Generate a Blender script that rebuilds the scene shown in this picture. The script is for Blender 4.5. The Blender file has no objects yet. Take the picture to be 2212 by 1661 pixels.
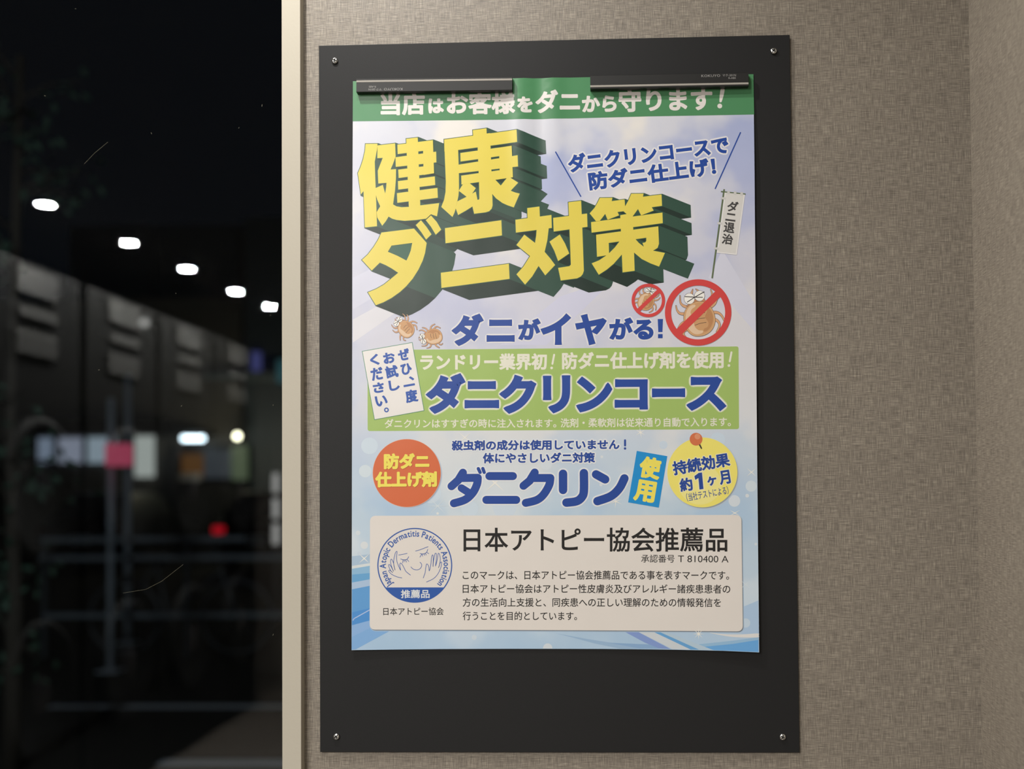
import bpy, bmesh, math, random
from mathutils import Vector, Matrix
from mathutils.geometry import tessellate_polygon
random.seed(7)
S = bpy.context.scene
COL = S.collection
PI = math.pi

# ------------------------------------------------------------------ camera, world, exposure, lamps
CAM = Vector((0.05779, -1.43081, 1.44827))
MW = Matrix(((0.999218957888819, 0.03873399044972957, -0.007819985896592063),
             (-0.008913116817407921, 0.02812967753881533, -0.9995645439841099),
             (-0.03849714981893959, 0.9988535424302216, 0.028452947657766375)))
FPX, CX, CY, IW, IH = 2450.0, 1204.993, 981.003, 2212.0, 1661.0
cd = bpy.data.cameras.new('camera')
cam = bpy.data.objects.new('camera', cd)
COL.objects.link(cam)
cd.sensor_fit = 'HORIZONTAL'
cd.sensor_width = 36.0
cd.lens = FPX * 36.0 / IW
cd.shift_x = (IW / 2 - CX) / IW
cd.shift_y = (CY - IH / 2) / IW
cd.clip_start, cd.clip_end = 0.05, 200
cd.dof.use_dof = True
cd.dof.focus_distance = 1.43
cd.dof.aperture_fstop = 2.5
rx, ry, rz = MW[0], MW[1], MW[2]
cam.matrix_world = Matrix(((rx[0], -ry[0], -rz[0], CAM.x), (rx[1], -ry[1], -rz[1], CAM.y),
                           (rx[2], -ry[2], -rz[2], CAM.z), (0, 0, 0, 1)))
S.camera = cam
S.view_settings.view_transform = 'Standard'
S.view_settings.look = 'None'
S.view_settings.gamma = 1.0
S.view_settings.use_curve_mapping = False
S.view_settings.exposure = 0.0
S.cycles.max_bounces = 8
S.cycles.transparent_max_bounces = 16
S.cycles.sample_clamp_indirect = 4.0

w = bpy.data.worlds.new('night')
S.world = w
w.use_nodes = True
w.node_tree.nodes['Background'].inputs[0].default_value = (0.55, 0.7, 1.0, 1)
w.node_tree.nodes['Background'].inputs[1].default_value = 0.004

CEIL = 2.6
LAMPS = [(-0.42, -0.44, 4.5), (-0.14, -0.68, 2.0), (-0.74, -1.85, 3.4), (-1.05, -3.2, 16.0), (-0.80, -4.6, 16.5),
         (-2.166, -2.97, 24.0), (-2.131, -3.69, 24.0), (-2.095, -4.335, 24.0), (-2.059, -5.01, 24.0), (-2.024, -5.56, 24.0)]
WARM = (1.0, 0.97, 0.92)
for x, y, p in LAMPS:
    ld = bpy.data.lights.new('downlight_beam', 'AREA')
    ld.shape = 'DISK'
    ld.size = 0.062
    ld.energy = p * 2.3
    ld.color = WARM
    lo = bpy.data.objects.new('downlight_beam', ld)
    lo.location = (x, y, CEIL - 0.004)
    COL.objects.link(lo)

# ------------------------------------------------------------------ helpers
def at(px, py, y):
    """world point on the vertical plane y, from a photograph pixel (used to read positions off the photo)"""
    d = MW.transposed() @ Vector(((px - CX) / FPX, (py - CY) / FPX, 1.0))
    return CAM + d * ((y - CAM.y) / d.y)

def lin(c):
    c = c / 255.0
    return c / 12.92 if c <= 0.04045 else ((c + 0.055) / 1.055) ** 2.4

def rgb(r, g, b, k=1.0):
    return (lin(r) * k, lin(g) * k, lin(b) * k, 1)

MATS = {}
def mat(name, color, rough=0.6, spec=0.5, metal=0.0, emit=None, estr=0.0):
    if name in MATS:
        return MATS[name]
    m = bpy.data.materials.new(name)
    m.use_nodes = True
    p = m.node_tree.nodes['Principled BSDF']
    p.inputs['Base Color'].default_value = color
    p.inputs['Roughness'].default_value = rough
    p.inputs['Specular IOR Level'].default_value = spec
    p.inputs['Metallic'].default_value = metal
    if emit:
        p.inputs['Emission Color'].default_value = emit
        p.inputs['Emission Strength'].default_value = estr
    MATS[name] = m
    return m

def nodes(m):
    return m.node_tree.nodes, m.node_tree.links

def obj(name, bm, m, parent=None, smooth=False):
    me = bpy.data.meshes.new(name)
    bm.to_mesh(me)
    bm.free()
    for mm in (m if isinstance(m, (list, tuple)) else [m]):
        me.materials.append(mm)
    if smooth:
        me.polygons.foreach_set('use_smooth', [True] * len(me.polygons))
    o = bpy.data.objects.new(name, me)
    COL.objects.link(o)
    if parent is not None:
        o.parent = parent
    return o

def thing(name, label, cat, loc=(0, 0, 0), group=None):
    o = bpy.data.objects.new(name, None)
    o.empty_display_size = 0.05
    COL.objects.link(o)
    o.location = loc
    tag(o, label, cat, group)
    return o

def tag(o, label, cat, group=None):
    o['label'] = label
    o['category'] = cat
    if group:
        o['group'] = group
    return o

def struct(o):
    o['kind'] = 'structure'
    return o

def box(bm, x0, x1, y0, y1, z0, z1, bev=0.0, seg=2):
    r = bmesh.ops.create_cube(bm, size=1.0)
    vs = r['verts']
    for v in vs:
        v.co = Vector((x0 + (v.co.x + .5) * (x1 - x0), y0 + (v.co.y + .5) * (y1 - y0), z0 + (v.co.z + .5) * (z1 - z0)))
    if bev:
        es = list({e for v in vs for e in v.link_edges})
        bmesh.ops.bevel(bm, geom=es, offset=bev, segments=seg, profile=0.6, affect='EDGES')
    return bm

def newbox(*a, **k):
    return box(bmesh.new(), *a, **k)

def tube(bm, pts, r, n=10, r1=None):
    pts = [Vector(p) for p in pts]
    rings = []
    for i, p in enumerate(pts):
        t = (pts[min(i + 1, len(pts) - 1)] - pts[max(i - 1, 0)]).normalized()
        a = t.orthogonal().normalized() if i == 0 else (rings_a - t * rings_a.dot(t)).normalized()
        rings_a = a
        b = t.cross(a)
        rr = r if r1 is None else r + (r1 - r) * i / (len(pts) - 1)
        rings.append([bm.verts.new(p + (a * math.cos(2 * PI * k / n) + b * math.sin(2 * PI * k / n)) * rr) for k in range(n)])
    for A, B in zip(rings, rings[1:]):
        for k in range(n):
            bm.faces.new((A[k], A[(k + 1) % n], B[(k + 1) % n], B[k]))
    bm.faces.new(list(reversed(rings[0])))
    bm.faces.new(rings[-1])
    return bm

def lathe(bm, prof, n=24, axis='z', center=(0, 0, 0)):
    """prof: list of (radius, height)"""
    rings = []
    c = Vector(center)
    for r, h in prof:
        ring = []
        for k in range(n):
            a = 2 * PI * k / n
            if axis == 'z':
                p = Vector((r * math.cos(a), r * math.sin(a), h))
            elif axis == 'y':
                p = Vector((r * math.cos(a), h, r * math.sin(a)))
            else:
                p = Vector((h, r * math.cos(a), r * math.sin(a)))
            ring.append(bm.verts.new(c + p))
        rings.append(ring)
    for A, B in zip(rings, rings[1:]):
        for k in range(n):
            bm.faces.new((A[k], A[(k + 1) % n], B[(k + 1) % n], B[k]))
    bm.faces.new(rings[0])
    bm.faces.new(rings[-1])
    bmesh.ops.recalc_face_normals(bm, faces=bm.faces[:])
    return bm

# ------------------------------------------------------------------ materials of the room
def wallpaper(name, swap, k=1.0):
    m = bpy.data.materials.new(name)
    m.use_nodes = True
    N, L = nodes(m)
    P = N['Principled BSDF']
    tc = N.new('ShaderNodeTexCoord')
    sep = N.new('ShaderNodeSeparateXYZ')
    L.new(tc.outputs['Object'], sep.inputs[0])
    U = sep.outputs['Y' if swap else 'X']
    V = sep.outputs['Z']
    def noise(su, sv, off, detail, rough=0.55):
        mu = N.new('ShaderNodeMath'); mu.operation = 'MULTIPLY_ADD'
        L.new(U, mu.inputs[0]); mu.inputs[1].default_value = su; mu.inputs[2].default_value = off
        mv = N.new('ShaderNodeMath'); mv.operation = 'MULTIPLY_ADD'
        L.new(V, mv.inputs[0]); mv.inputs[1].default_value = sv; mv.inputs[2].default_value = off * 1.7
        cb = N.new('ShaderNodeCombineXYZ')
        L.new(mu.outputs[0], cb.inputs[0]); L.new(mv.outputs[0], cb.inputs[1])
        nt = N.new('ShaderNodeTexNoise')
        nt.noise_dimensions = '2D'
        nt.inputs['Scale'].default_value = 1.0
        nt.inputs['Detail'].default_value = detail
        nt.inputs['Roughness'].default_value = rough
        L.new(cb.outputs[0], nt.inputs['Vector'])
        return nt.outputs[0]
    def math2(op, a, b):
        q = N.new('ShaderNodeMath'); q.operation = op
        for i, s in enumerate((a, b)):
            if isinstance(s, (int, float)):
                q.inputs[i].default_value = s
            else:
                L.new(s, q.inputs[i])
        return q.outputs[0]
    hz = noise(62, 1080, 3.1, 2.5, 0.62)
    vt = noise(1080, 58, 9.7, 2.5, 0.62)
    patch = noise(60, 66, 17.0, 2.0)
    pm = N.new('ShaderNodeMapRange'); L.new(patch, pm.inputs[0])
    pm.inputs[1].default_value = 0.35; pm.inputs[2].default_value = 0.65
    mix = N.new('ShaderNodeMix'); mix.data_type = 'FLOAT'
    mix.inputs[0].default_value = 0.5
    rng = math2('MULTIPLY_ADD', pm.outputs[0], 0.14)
    rng.node.inputs[2].default_value = 0.42
    L.new(rng, mix.inputs[0]); L.new(hz, mix.inputs[2]); L.new(vt, mix.inputs[3])
    thread = mix.outputs[0]
    big = noise(9, 11, 31.0, 2.0)
    tot = math2('ADD', thread, math2('MULTIPLY', math2('SUBTRACT', big, 0.5), 0.05))
    rp = N.new('ShaderNodeValToRGB')
    L.new(tot, rp.inputs[0])
    e = rp.color_ramp.elements
    e[0].position = 0.30; e[0].color = (0.118 * k, 0.100 * k, 0.081 * k, 1)
    e[1].position = 0.71; e[1].color = (0.39 * k, 0.345 * k, 0.275 * k, 1)
    md = e.new(0.5); md.color = (0.222 * k, 0.191 * k, 0.155 * k, 1)
    L.new(rp.outputs[0], P.inputs['Base Color'])
    P.inputs['Roughness'].default_value = 0.45
    P.inputs['Specular IOR Level'].default_value = 0.55
    b = N.new('ShaderNodeBump')
    b.inputs['Strength'].default_value = 0.55
    b.inputs['Distance'].default_value = 0.0006
    L.new(thread, b.inputs['Height'])
    L.new(b.outputs[0], P.inputs['Normal'])
    return m

M_WB = wallpaper('woven_wallpaper_back', False)
M_WR = wallpaper('woven_wallpaper_side_lightened', True, 1.32)  # same wallpaper as the back, side wall's brighter sheen put into its colour
def speckle(name, c, rough, bump, scale, dist=0.0003, spec=0.5):
    m = mat(name, c, rough, spec)
    N, L = nodes(m)
    tc = N.new('ShaderNodeTexCoord')
    nt = N.new('ShaderNodeTexNoise'); nt.inputs['Scale'].default_value = scale; nt.inputs['Detail'].default_value = 2
    L.new(tc.outputs['Object'], nt.inputs['Vector'])
    b = N.new('ShaderNodeBump'); b.inputs['Strength'].default_value = bump; b.inputs['Distance'].default_value = dist
    L.new(nt.outputs[0], b.inputs['Height'])
    L.new(b.outputs[0], N['Principled BSDF'].inputs['Normal'])
    return m
M_CREAM = speckle('cream_sheet', (0.50, 0.46, 0.38, 1), 0.5, 0.35, 260, spec=0.3)
M_BOARD = speckle('charcoal_sheet', (0.0130, 0.0130, 0.0135, 1), 0.52, 0.25, 900, 0.0002, spec=0.26)
M_CEIL = mat('dark_ceiling', (0.075, 0.072, 0.07, 1), 0.8)
M_FLOOR = mat('grey_floor', (0.09, 0.075, 0.062, 1), 0.5)
M_FAR = mat('taupe_wall', (0.17, 0.15, 0.13, 1), 0.7)

# ------------------------------------------------------------------ the room
XR, XL, YF = 0.5245, -2.95, -7.4
WX0, WX1 = -2.25, -0.3216      # window opening
WZ0, WZ1 = 0.06, 2.42
bm = bmesh.new()
box(bm, WX1 - 0.012, XR + 0.1, 0, 0.13, -0.05, CEIL + 0.1)
box(bm, XL - 0.1, WX0, 0, 0.13, -0.05, CEIL + 0.1)
box(bm, WX0, WX1 - 0.012, 0, 0.13, WZ1, CEIL + 0.1)
box(bm, WX0, WX1 - 0.012, 0, 0.13, -0.05, WZ0)
struct(obj('wall_back', bm, M_WB))
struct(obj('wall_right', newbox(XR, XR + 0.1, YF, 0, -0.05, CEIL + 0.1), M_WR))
struct(obj('wall_left', newbox(XL - 0.1, XL, YF, 0, -0.05, CEIL + 0.1), M_FAR))
struct(obj('wall_front', newbox(XL - 0.1, XR + 0.1, YF - 0.1, YF, -0.05, CEIL + 0.1), M_FAR))
struct(obj('ceiling', newbox(XL, XR, YF, 0, CEIL, CEIL + 0.1), M_CEIL))
struct(obj('floor', newbox(XL, XR, YF, 0, -0.05, 0), M_FLOOR))

# window: cream frame, glass pane
win = bpy.data.objects.new('window_1', None)
COL.objects.link(win)
struct(win)
FX0, FX1, FY = -0.3447, -0.3207, -0.0165
bm = newbox(FX0, FX1, FY, 0.055, 0.0, CEIL, bev=0.0007)
obj('window_jamb', bm, M_CREAM, win)
obj('window_jamb', newbox(WX0 - 0.001, WX0 + 0.023, FY, 0.055, 0.0, CEIL, bev=0.0007), M_CREAM, win)
obj('window_head', newbox(WX0 + 0.023, FX0, FY, 0.055, WZ1 - 0.024, WZ1, bev=0.0007), M_CREAM, win)
obj('window_sill', newbox(WX0 + 0.023, FX0, FY - 0.02, 0.055, WZ0, WZ0 + 0.03, bev=0.0007), M_CREAM, win)
g = bpy.data.materials.new('window_glass')
g.use_nodes = True
N, L = nodes(g)
N.remove(N['Principled BSDF'])
fr = N.new('ShaderNodeFresnel'); fr.inputs[0].default_value = 1.5
tr = N.new('ShaderNodeBsdfTransparent'); tr.inputs[0].default_value = (0.9, 0.93, 0.93, 1)
gl = N.new('ShaderNodeBsdfGlossy'); gl.inputs['Roughness'].default_value = 0.0
mx = N.new('ShaderNodeMixShader')
L.new(fr.outputs[0], mx.inputs[0]); L.new(tr.outputs[0], mx.inputs[1]); L.new(gl.outputs[0], mx.inputs[2])
L.new(mx.outputs[0], N['Material Output'].inputs[0])
obj('glass_pane', newbox(WX0 + 0.02, FX0 + 0.002, 0.020, 0.026, WZ0 + 0.02, WZ1 - 0.02), g, win)
# dust and scratches lying on the pane
M_DUST = mat('dust', rgb(190, 185, 160, 0.5), 0.9)
bm = bmesh.new()
for px, py, a, l in [(566, 228, 80, 5), (97, 207, -40, 3), (327, 288, 110, 4), (609, 214, 90, 4), (524, 636, 15, 2.4), (584, 681, 20, 3),
                     (214, 799, 10, 4), (392, 877, 40, 3), (590, 875, 85, 3), (163, 19, 0, 3), (380, 634, 0, 1.6), (516, 276, 60, 3), (590, 1371, 70, 4)]:
    c = at(px, py, 0.0196)
    d = Vector((math.cos(math.radians(a)), 0, math.sin(math.radians(a)))) * l * 0.0003
    tube(bm, [c - d, c + d], 0.00022, 5)
tube(bm, [at(266, 1281, .0197), at(315, 1273, .0197), at(350, 1255, .0197), at(396, 1219, .0197)], 0.00010, 4)
tube(bm, [at(182, 354, .0197), at(205, 330, .0197), at(233, 307, .0197)], 0.00010, 4)
dust = obj('dust_specks', bm, M_DUST, win)
dust['kind'] = 'stuff'

# ------------------------------------------------------------------ notice board with screws
BZ = 1.566
bd = thing('notice_board', 'tall charcoal steel notice board screwed to woven wallpaper behind poster', 'notice board', (0, 0, BZ))
bm = bmesh.new()
box(bm, -0.3, 0.3, -0.0042, -0.0026, -0.45, 0.45, bev=0.0006)
obj('board_sheet', bm, M_BOARD, bd)
bm = bmesh.new()
box(bm, -0.285, 0.285, -0.0026, -0.0003, -0.435, 0.435)
obj('backing_panel', bm, mat('backing', (0.01, 0.01, 0.01, 1), 0.7), bd)
M_SCREW = mat('zinc_screw', (0.66, 0.66, 0.64, 1), 0.24, metal=1.0)
M_SLOT = mat('screw_recess', (0.05, 0.05, 0.05, 1), 0.5, metal=0.8)
bm = bmesh.new()
R, H = 0.0041, 0.0034
lathe(bm, [(R * .5, 0), (R * .5, -.0006), (R * .97, -.0007), (R, -.0014), (R * .97, -.0021), (R * .87, -.0027), (R * .68, -.0031), (R * .38, -H), (R * .02, -H * 1.02)], 32, 'y')
head = obj('screw', bm, M_SCREW, bd, smooth=True)
bm = bmesh.new()
box(bm, -.0025, .0025, -.0050, -.0019, -.0006, .0006)
box(bm, -.0006, .0006, -.0050, -.0019, -.0025, .0025)
cut = obj('cutter', bm, M_SLOT, bd)
md = head.modifiers.new('b', 'BOOLEAN'); md.object = cut; md.operation = 'DIFFERENCE'; md.solver = 'EXACT'; md.use_self = True
bpy.context.view_layer.update()
me = bpy.data.meshes.new_from_object(head.evaluated_get(bpy.context.evaluated_depsgraph_get()))
head.modifiers.clear()
head.data = me
if len(me.materials) < 2: me.materials.append(M_SLOT)
for p_ in me.polygons:                                    # the walls and floor of the cross recess
    x_, y_, z_ = p_.center
    if (max(abs(x_), abs(z_)) < .00252 and min(abs(x_), abs(z_)) < .00062) and y_ > -.0034 and (abs(p_.normal.y) < .3 or -.00195 < y_ < -.00185):
        p_.material_index = 1
        p_.use_smooth = False
    else:
        p_.material_index = 0
bpy.data.objects.remove(cut)
for i, (x, z, a) in enumerate([(-.279, .4292, 20), (.2792, .4292, 35), (-.2790, -.4303, 55), (.279, -.4303, 30)]):
    o = head if i == 0 else head.copy()
    if i:
        COL.objects.link(o)
        o.parent = bd
    o.location = (x, -0.0042, z)
    o.rotation_euler = (0, math.radians(a), 0)

# ------------------------------------------------------------------ the poster
# artwork units (traced units, x right / y down) -> millimetres on the sheet
HM = (0.6003000897814007, -0.004651174696469164, -714.90338415684, -0.007209395909321377, -0.601379631728813,
      481.31403744222825, 1.6323332757190593e-05, 1.1854448289309374e-05, 1.0)
def mm(p):
    x, y = p[0], p[1]
    q = HM[6] * x + HM[7] * y + 1
    return ((HM[0] * x + HM[1] * y + HM[2]) / q, (HM[3] * x + HM[4] * y + HM[5]) / q)

def gap0(u, v):
    """how far the hanging sheet stands off the board, in mm"""
    t = max(0.0, (360 - v) / 720)                       # 0 at the held top edge
    s = u / 256
    g_ = 0.9 + 0.9 * min(1, t * 5)
    g_ += 4.2 * max(0, s) ** 2.2 * min(1, t * 6) * (0.75 + .45 * t)
    g_ += 2.2 * max(0, -s) ** 3 * t
    g_ += 3.0 * max(0, t - .8) * abs(s)
    dx = u + 3                                          # slack between the two magnets
    sl = math.exp(-(t / .16) ** 2)
    g_ += sl * (2.4 * math.exp(-((u + 38) / 13) ** 2) + 2.0 * math.exp(-((u - 2) / 12) ** 2) - .8 * math.exp(-((u + 18) / 10) ** 2))
    g_ += 0.30 * math.sin(u / 33 + v / 70) * min(1, t * 3) * math.exp(-(t / .6) ** 2) + 0.22 * math.sin(v / 24 + u / 90) * min(1, t * 4) * math.exp(-(t / .5) ** 2)
    return g_
G = 12.0
_gc = {}
def gnode(i, j):
    k = (i, j)
    if k not in _gc:
        _gc[k] = gap0(i * G, j * G)
    return _gc[k]
def gap(u, v):
    i, j = math.floor(u / G), math.floor(v / G)
    a, b = u / G - i, v / G - j
    g0, g1 = gnode(i, j), gnode(i + 1, j + 1)
    if a >= b:
        gm = gnode(i + 1, j)
        return g0 + (gm - g0) * a + (g1 - gm) * b
    gm = gnode(i, j + 1)
    return g0 + (gm - g0) * b + (g1 - gm) * a

def along(p, ax):
    return p[ax] if ax < 2 else p[0] - p[1]
def clip_split(poly, axis, val):
    lo, hi = [], []
    n = len(poly)
    for i in range(n):
        p, q = poly[i], poly[(i + 1) % n]
        dp, dq = along(p, axis) - val, along(q, axis) - val
        if dp <= 0: lo.append(p)
        if dp >= 0: hi.append(p)
        if dp * dq < 0:
            t = dp / (dp - dq)
            r = tuple(p[k] + (q[k] - p[k]) * t for k in range(3))
            lo.append(r); hi.append(r)
    return (lo if len(lo) > 2 else None), (hi if len(hi) > 2 else None)

def gridded(poly):
    out = [poly]
    for ax in (0, 1, 2):
        nxt = []
        for P in out:
            a, b = min(along(p, ax) for p in P), max(along(p, ax) for p in P)
            if b - a < G * .08:
                nxt.append(P); continue
            k = math.floor(a / G) + 1
            rest = P
            while rest and k * G < b - 1e-6:
                lo, rest = clip_split(rest, ax, k * G)
                if lo: nxt.append(lo)
                k += 1
            if rest: nxt.append(rest)
        out = nxt
    return out

# printed inks --------------------------------------------------------------
def ripple_bump(N, L, P):
    tc = N.new('ShaderNodeTexCoord')
    n1 = N.new('ShaderNodeTexNoise'); n1.inputs['Scale'].default_value = 16; n1.inputs['Detail'].default_value = 1.5
    L.new(tc.outputs['Object'], n1.inputs['Vector'])
    b = N.new('ShaderNodeBump'); b.inputs['Strength'].default_value = 0.30; b.inputs['Distance'].default_value = 0.0022
    L.new(n1.outputs[0], b.inputs['Height'])
    L.new(b.outputs[0], P.inputs['Normal'])
    P.inputs['Roughness'].default_value = 0.30
    P.inputs['Specular IOR Level'].default_value = 0.46

WREF = 212
def ink(r, g_, b_):
    key = 'ink_%d_%d_%d' % (r, g_, b_)
    if key not in MATS:
        k = 0.78 / lin(WREF)
        c = (min(.86, lin(r) * k), min(.86, lin(g_) * k * 1.02), min(.86, lin(b_) * k * 1.03), 1)
        m = mat(key, c)
        N, L = nodes(m)
        ripple_bump(N, L, N['Principled BSDF'])
    return MATS[key]

poster = thing('poster', 'japanese laundry poster with big yellow lettering, held on the charcoal board', 'poster', (-0.000835, -0.0042, 1.602581))

class Print:
    def __init__(s, name, label=None):
        s.name, s.label, s.v, s.f, s.mi, s.mats, s.k = name, label, [], [], [], [], 0
    def _m(s, m):
        if m not in s.mats: s.mats.append(m)
        return s.mats.index(m)
    def face(s, pts, z, m, lift=True):
        """pts artwork units; z in mm above the sheet (number or list)"""
        s.k = (s.k + (1 if lift else 0)) % 23
        q = [mm(p) + ((z[i] if isinstance(z, (list, tuple)) else z) + (s.k * 1.2e-3 if lift else 0),) for i, p in enumerate(pts)]   # no two inks exactly coincide
        i0 = s._m(m)
        for P in gridded(q):
            b = len(s.v)
            s.v += P
            s.f.append(tuple(range(b, b + len(P))))
            s.mi.append(i0)
    def poly(s, pts, z, c, holes=()):
        m = ink(*c) if isinstance(c, tuple) else c
        loops = [[Vector((p[0], p[1], 0)) for p in pts]] + [[Vector((p[0], p[1], 0)) for p in h] for h in holes]
        flat = [p for l in loops for p in l]
        for t in tessellate_polygon(loops):
            s.face([flat[i][:2] for i in t], z, m, False)
    def outline(s, pts, r, z, c, closed=True, rnd=True, cap=True):
        m = ink(*c) if isinstance(c, tuple) else c
        n = len(pts)
        P = [Vector(p[:2]) for p in pts]
        if not closed and rnd:                                   # one clean ribbon with round ends
            P = [p for i, p in enumerate(P) if i == 0 or (p - P[i - 1]).length > 1e-3]
            n = len(P)
            A, B = [], []
            for i in range(n):
                d0 = (P[i] - P[i - 1]).normalized() if i else (P[1] - P[0]).normalized()
                d1 = (P[i + 1] - P[i]).normalized() if i < n - 1 else d0
                n0, n1 = Vector((-d0.y, d0.x)), Vector((-d1.y, d1.x))
                mv = n0 + n1
                mv = mv.normalized() if mv.length > .2 else n0
                o = mv * r * min(1.5, 1 / max(.4, mv.dot(n0)))
                A.append(P[i] + o); B.append(P[i] - o)
            for i in range(n - 1):
                s.face([A[i], A[i + 1], B[i + 1], B[i]], z, m, False)
            k = 8 if r > 1 else 4
            for e, o in ((0, B[0] - P[0]), (n - 1, A[-1] - P[-1])):
                s.face([P[e] + Vector((o.x * math.cos(-PI * j / k * g) - o.y * math.sin(-PI * j / k * g), o.x * math.sin(-PI * j / k * g) + o.y * math.cos(-PI * j / k * g))) for g in (1 if e == 0 else 1,) for j in range(k + 1)], z, m, False)
            return
        rng = range(n) if closed else range(n - 1)
        for i in rng:
            a, b = P[i], P[(i + 1) % n]
            d = b - a
            if d.length < 1e-6: continue
            o = Vector((-d.y, d.x)).normalized() * r
            s.face([a + o, b + o, b - o, a - o], z, m)
        for i in range(n):
            if not closed and i in (0, n - 1) and not cap: continue
            if rnd:
                k = 10 if r > 1 else 6
                s.face([P[i] + Vector((math.cos(2 * PI * j / k), math.sin(2 * PI * j / k))) * r for j in range(k)], z, m)
    def miter(s, pts, r, z, c):
        s.poly(offset_poly(pts, r), z, c)
    def ell(s, c, rx_, ry_, z, col, rot=0, n=40, a0=0, a1=360):
        s.poly(ellp(c, rx_, ry_, rot, n), z, col)
    def ring(s, c, r0, r1, z, col, n=72):
        m = ink(*col) if isinstance(col, tuple) else col
        A, B = ellp(c, r0, r0, 0, n), ellp(c, r1, r1, 0, n)
        for i in range(n):
            j = (i + 1) % n
            s.face([A[i], B[i], B[j], A[j]], z, m)
    def build(s, parent=None):
        vs = [(u / 1000, -(gap(u, v) + z) / 1000, v / 1000) for u, v, z in s.v]
        me = bpy.data.meshes.new(s.name)
        # orient faces toward the room (-y)
        F = []
        for f in s.f:
            a = 0
            for i in range(len(f)):
                p, q = s.v[f[i]], s.v[f[(i + 1) % len(f)]]
                a += p[0] * q[1] - q[0] * p[1]
            F.append(f if a > 0 else tuple(reversed(f)))
        me.from_pydata(vs, [], F)
        for m in s.mats: me.materials.append(m)
        me.polygons.foreach_set('material_index', s.mi)
        me.polygons.foreach_set('use_smooth', [True] * len(F))
        ns = []
        for u, v, z in s.v:
            gu = (gap0(u + 4, v) - gap0(u - 4, v)) / 8
            gv = (gap0(u, v + 4) - gap0(u, v - 4)) / 8
            ns.append(Vector((-gu, -1, -gv)).normalized())
        me.normals_split_custom_set_from_vertices(ns)
        o = bpy.data.objects.new(s.name, me)
        COL.objects.link(o)
        o.parent = parent or poster
        if s.label: o['label'] = s.label
        return o

def ellp(c, rx_, ry_, rot=0, n=40):
    ca, sa = math.cos(rot), math.sin(rot)
    out = []
    for i in range(n):
        a = 2 * PI * i / n
        x, y = rx_ * math.cos(a), ry_ * math.sin(a)
        out.append((c[0] + x * ca - y * sa, c[1] + x * sa + y * ca))
    return out

def offset_poly(pts, r, lim=2.2):
    n = len(pts)
    P = [Vector(p[:2]) for p in pts]
    area = sum(P[i].x * P[(i + 1) % n].y - P[(i + 1) % n].x * P[i].y for i in range(n))
    sg = 1 if area > 0 else -1
    out = []
    for i in range(n):
        d0, d1 = (P[i] - P[i - 1]).normalized(), (P[(i + 1) % n] - P[i]).normalized()
        n0, n1 = Vector((d0.y, -d0.x)) * sg, Vector((d1.y, -d1.x)) * sg
        m = n0 + n1
        if m.length < 1e-4:
            out.append(P[i] + n0 * r); continue
        m.normalize()
        k = min(lim, 1 / max(.2, m.dot(n0)))
        out.append(P[i] + m * r * k)
    return [tuple(p) for p in out]

def smooth_pts(pts, closed=False, k=4):
    P = [Vector(p) for p in pts]
    n = len(P)
    out = []
    rng = range(n) if closed else range(n - 1)
    for i in rng:
        p0 = P[i - 1] if (closed or i > 0) else P[0]
        p1, p2 = P[i], P[(i + 1) % n]
        p3 = P[(i + 2) % n] if (closed or i + 2 < n) else P[n - 1]
        for j in range(k):
            t = j / k
            out.append(0.5 * ((2 * p1) + (-p0 + p2) * t + (2 * p0 - 5 * p1 + 4 * p2 - p3) * t * t + (-p0 + 3 * p1 - 3 * p2 + p3) * t ** 3))
    if not closed: out.append(P[-1])
    return [tuple(p) for p in out]

def tapered(pts, w0, w1):
    P = [Vector(p) for p in smooth_pts(pts)]
    n = len(P)
    A, B = [], []
    for i in range(n):
        d = (P[min(i + 1, n - 1)] - P[max(i - 1, 0)]).normalized()
        o = Vector((-d.y, d.x)) * (w0 + (w1 - w0) * i / (n - 1)) / 2
        A.append(tuple(P[i] + o)); B.append(tuple(P[i] - o))
    return A + B[::-1]

# lettering: glyph outlines come from Blender's own text objects --------------
_gl = {}
def glyphs(body, res=5):
    k = (body, res)
    if k in _gl: return _gl[k]
    c = bpy.data.curves.new('t', 'FONT')
    c.body = body
    c.resolution_u = res
    o = bpy.data.objects.new('t', c)
    COL.objects.link(o)
    dg = bpy.context.evaluated_depsgraph_get()
    ev = o.evaluated_get(dg)
    me = ev.to_mesh()
    vs = [(v.co.x, v.co.y) for v in me.vertices]
    fs = []
    for p in me.polygons:
        f = list(p.vertices)
        a = sum(vs[f[i]][0] * vs[f[(i + 1) % len(f)]][1] - vs[f[(i + 1) % len(f)]][0] * vs[f[i]][1] for i in range(len(f)))
        if abs(a) < 1e-9: continue
        fs.append(f if a > 0 else f[::-1])
    ev.to_mesh_clear()
    bpy.data.objects.remove(o)
    bpy.data.curves.remove(c)
    de = {}
    E = {(f[i], f[(i + 1) % len(f)]) for f in fs for i in range(len(f))}
    for a, b in E:
        if (b, a) not in E: de.setdefault(a, []).append(b)
    loops = []
    while de:
        s0 = next(iter(de))
        lp = [s0]; cur = s0
        while True:
            l = de.get(cur)
            if not l: break
            nx = l.pop()
            if not l: del de[cur]
            if nx == s0: break
            lp.append(nx); cur = nx
        if len(lp) > 2: loops.append(lp)
    xs = [vs[i][0] for f in fs for i in f]; ys = [vs[i][1] for f in fs for i in f]
    _gl[k] = (vs, fs, loops, min(xs), max(xs), min(ys), max(ys))
    return _gl[k]

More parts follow.
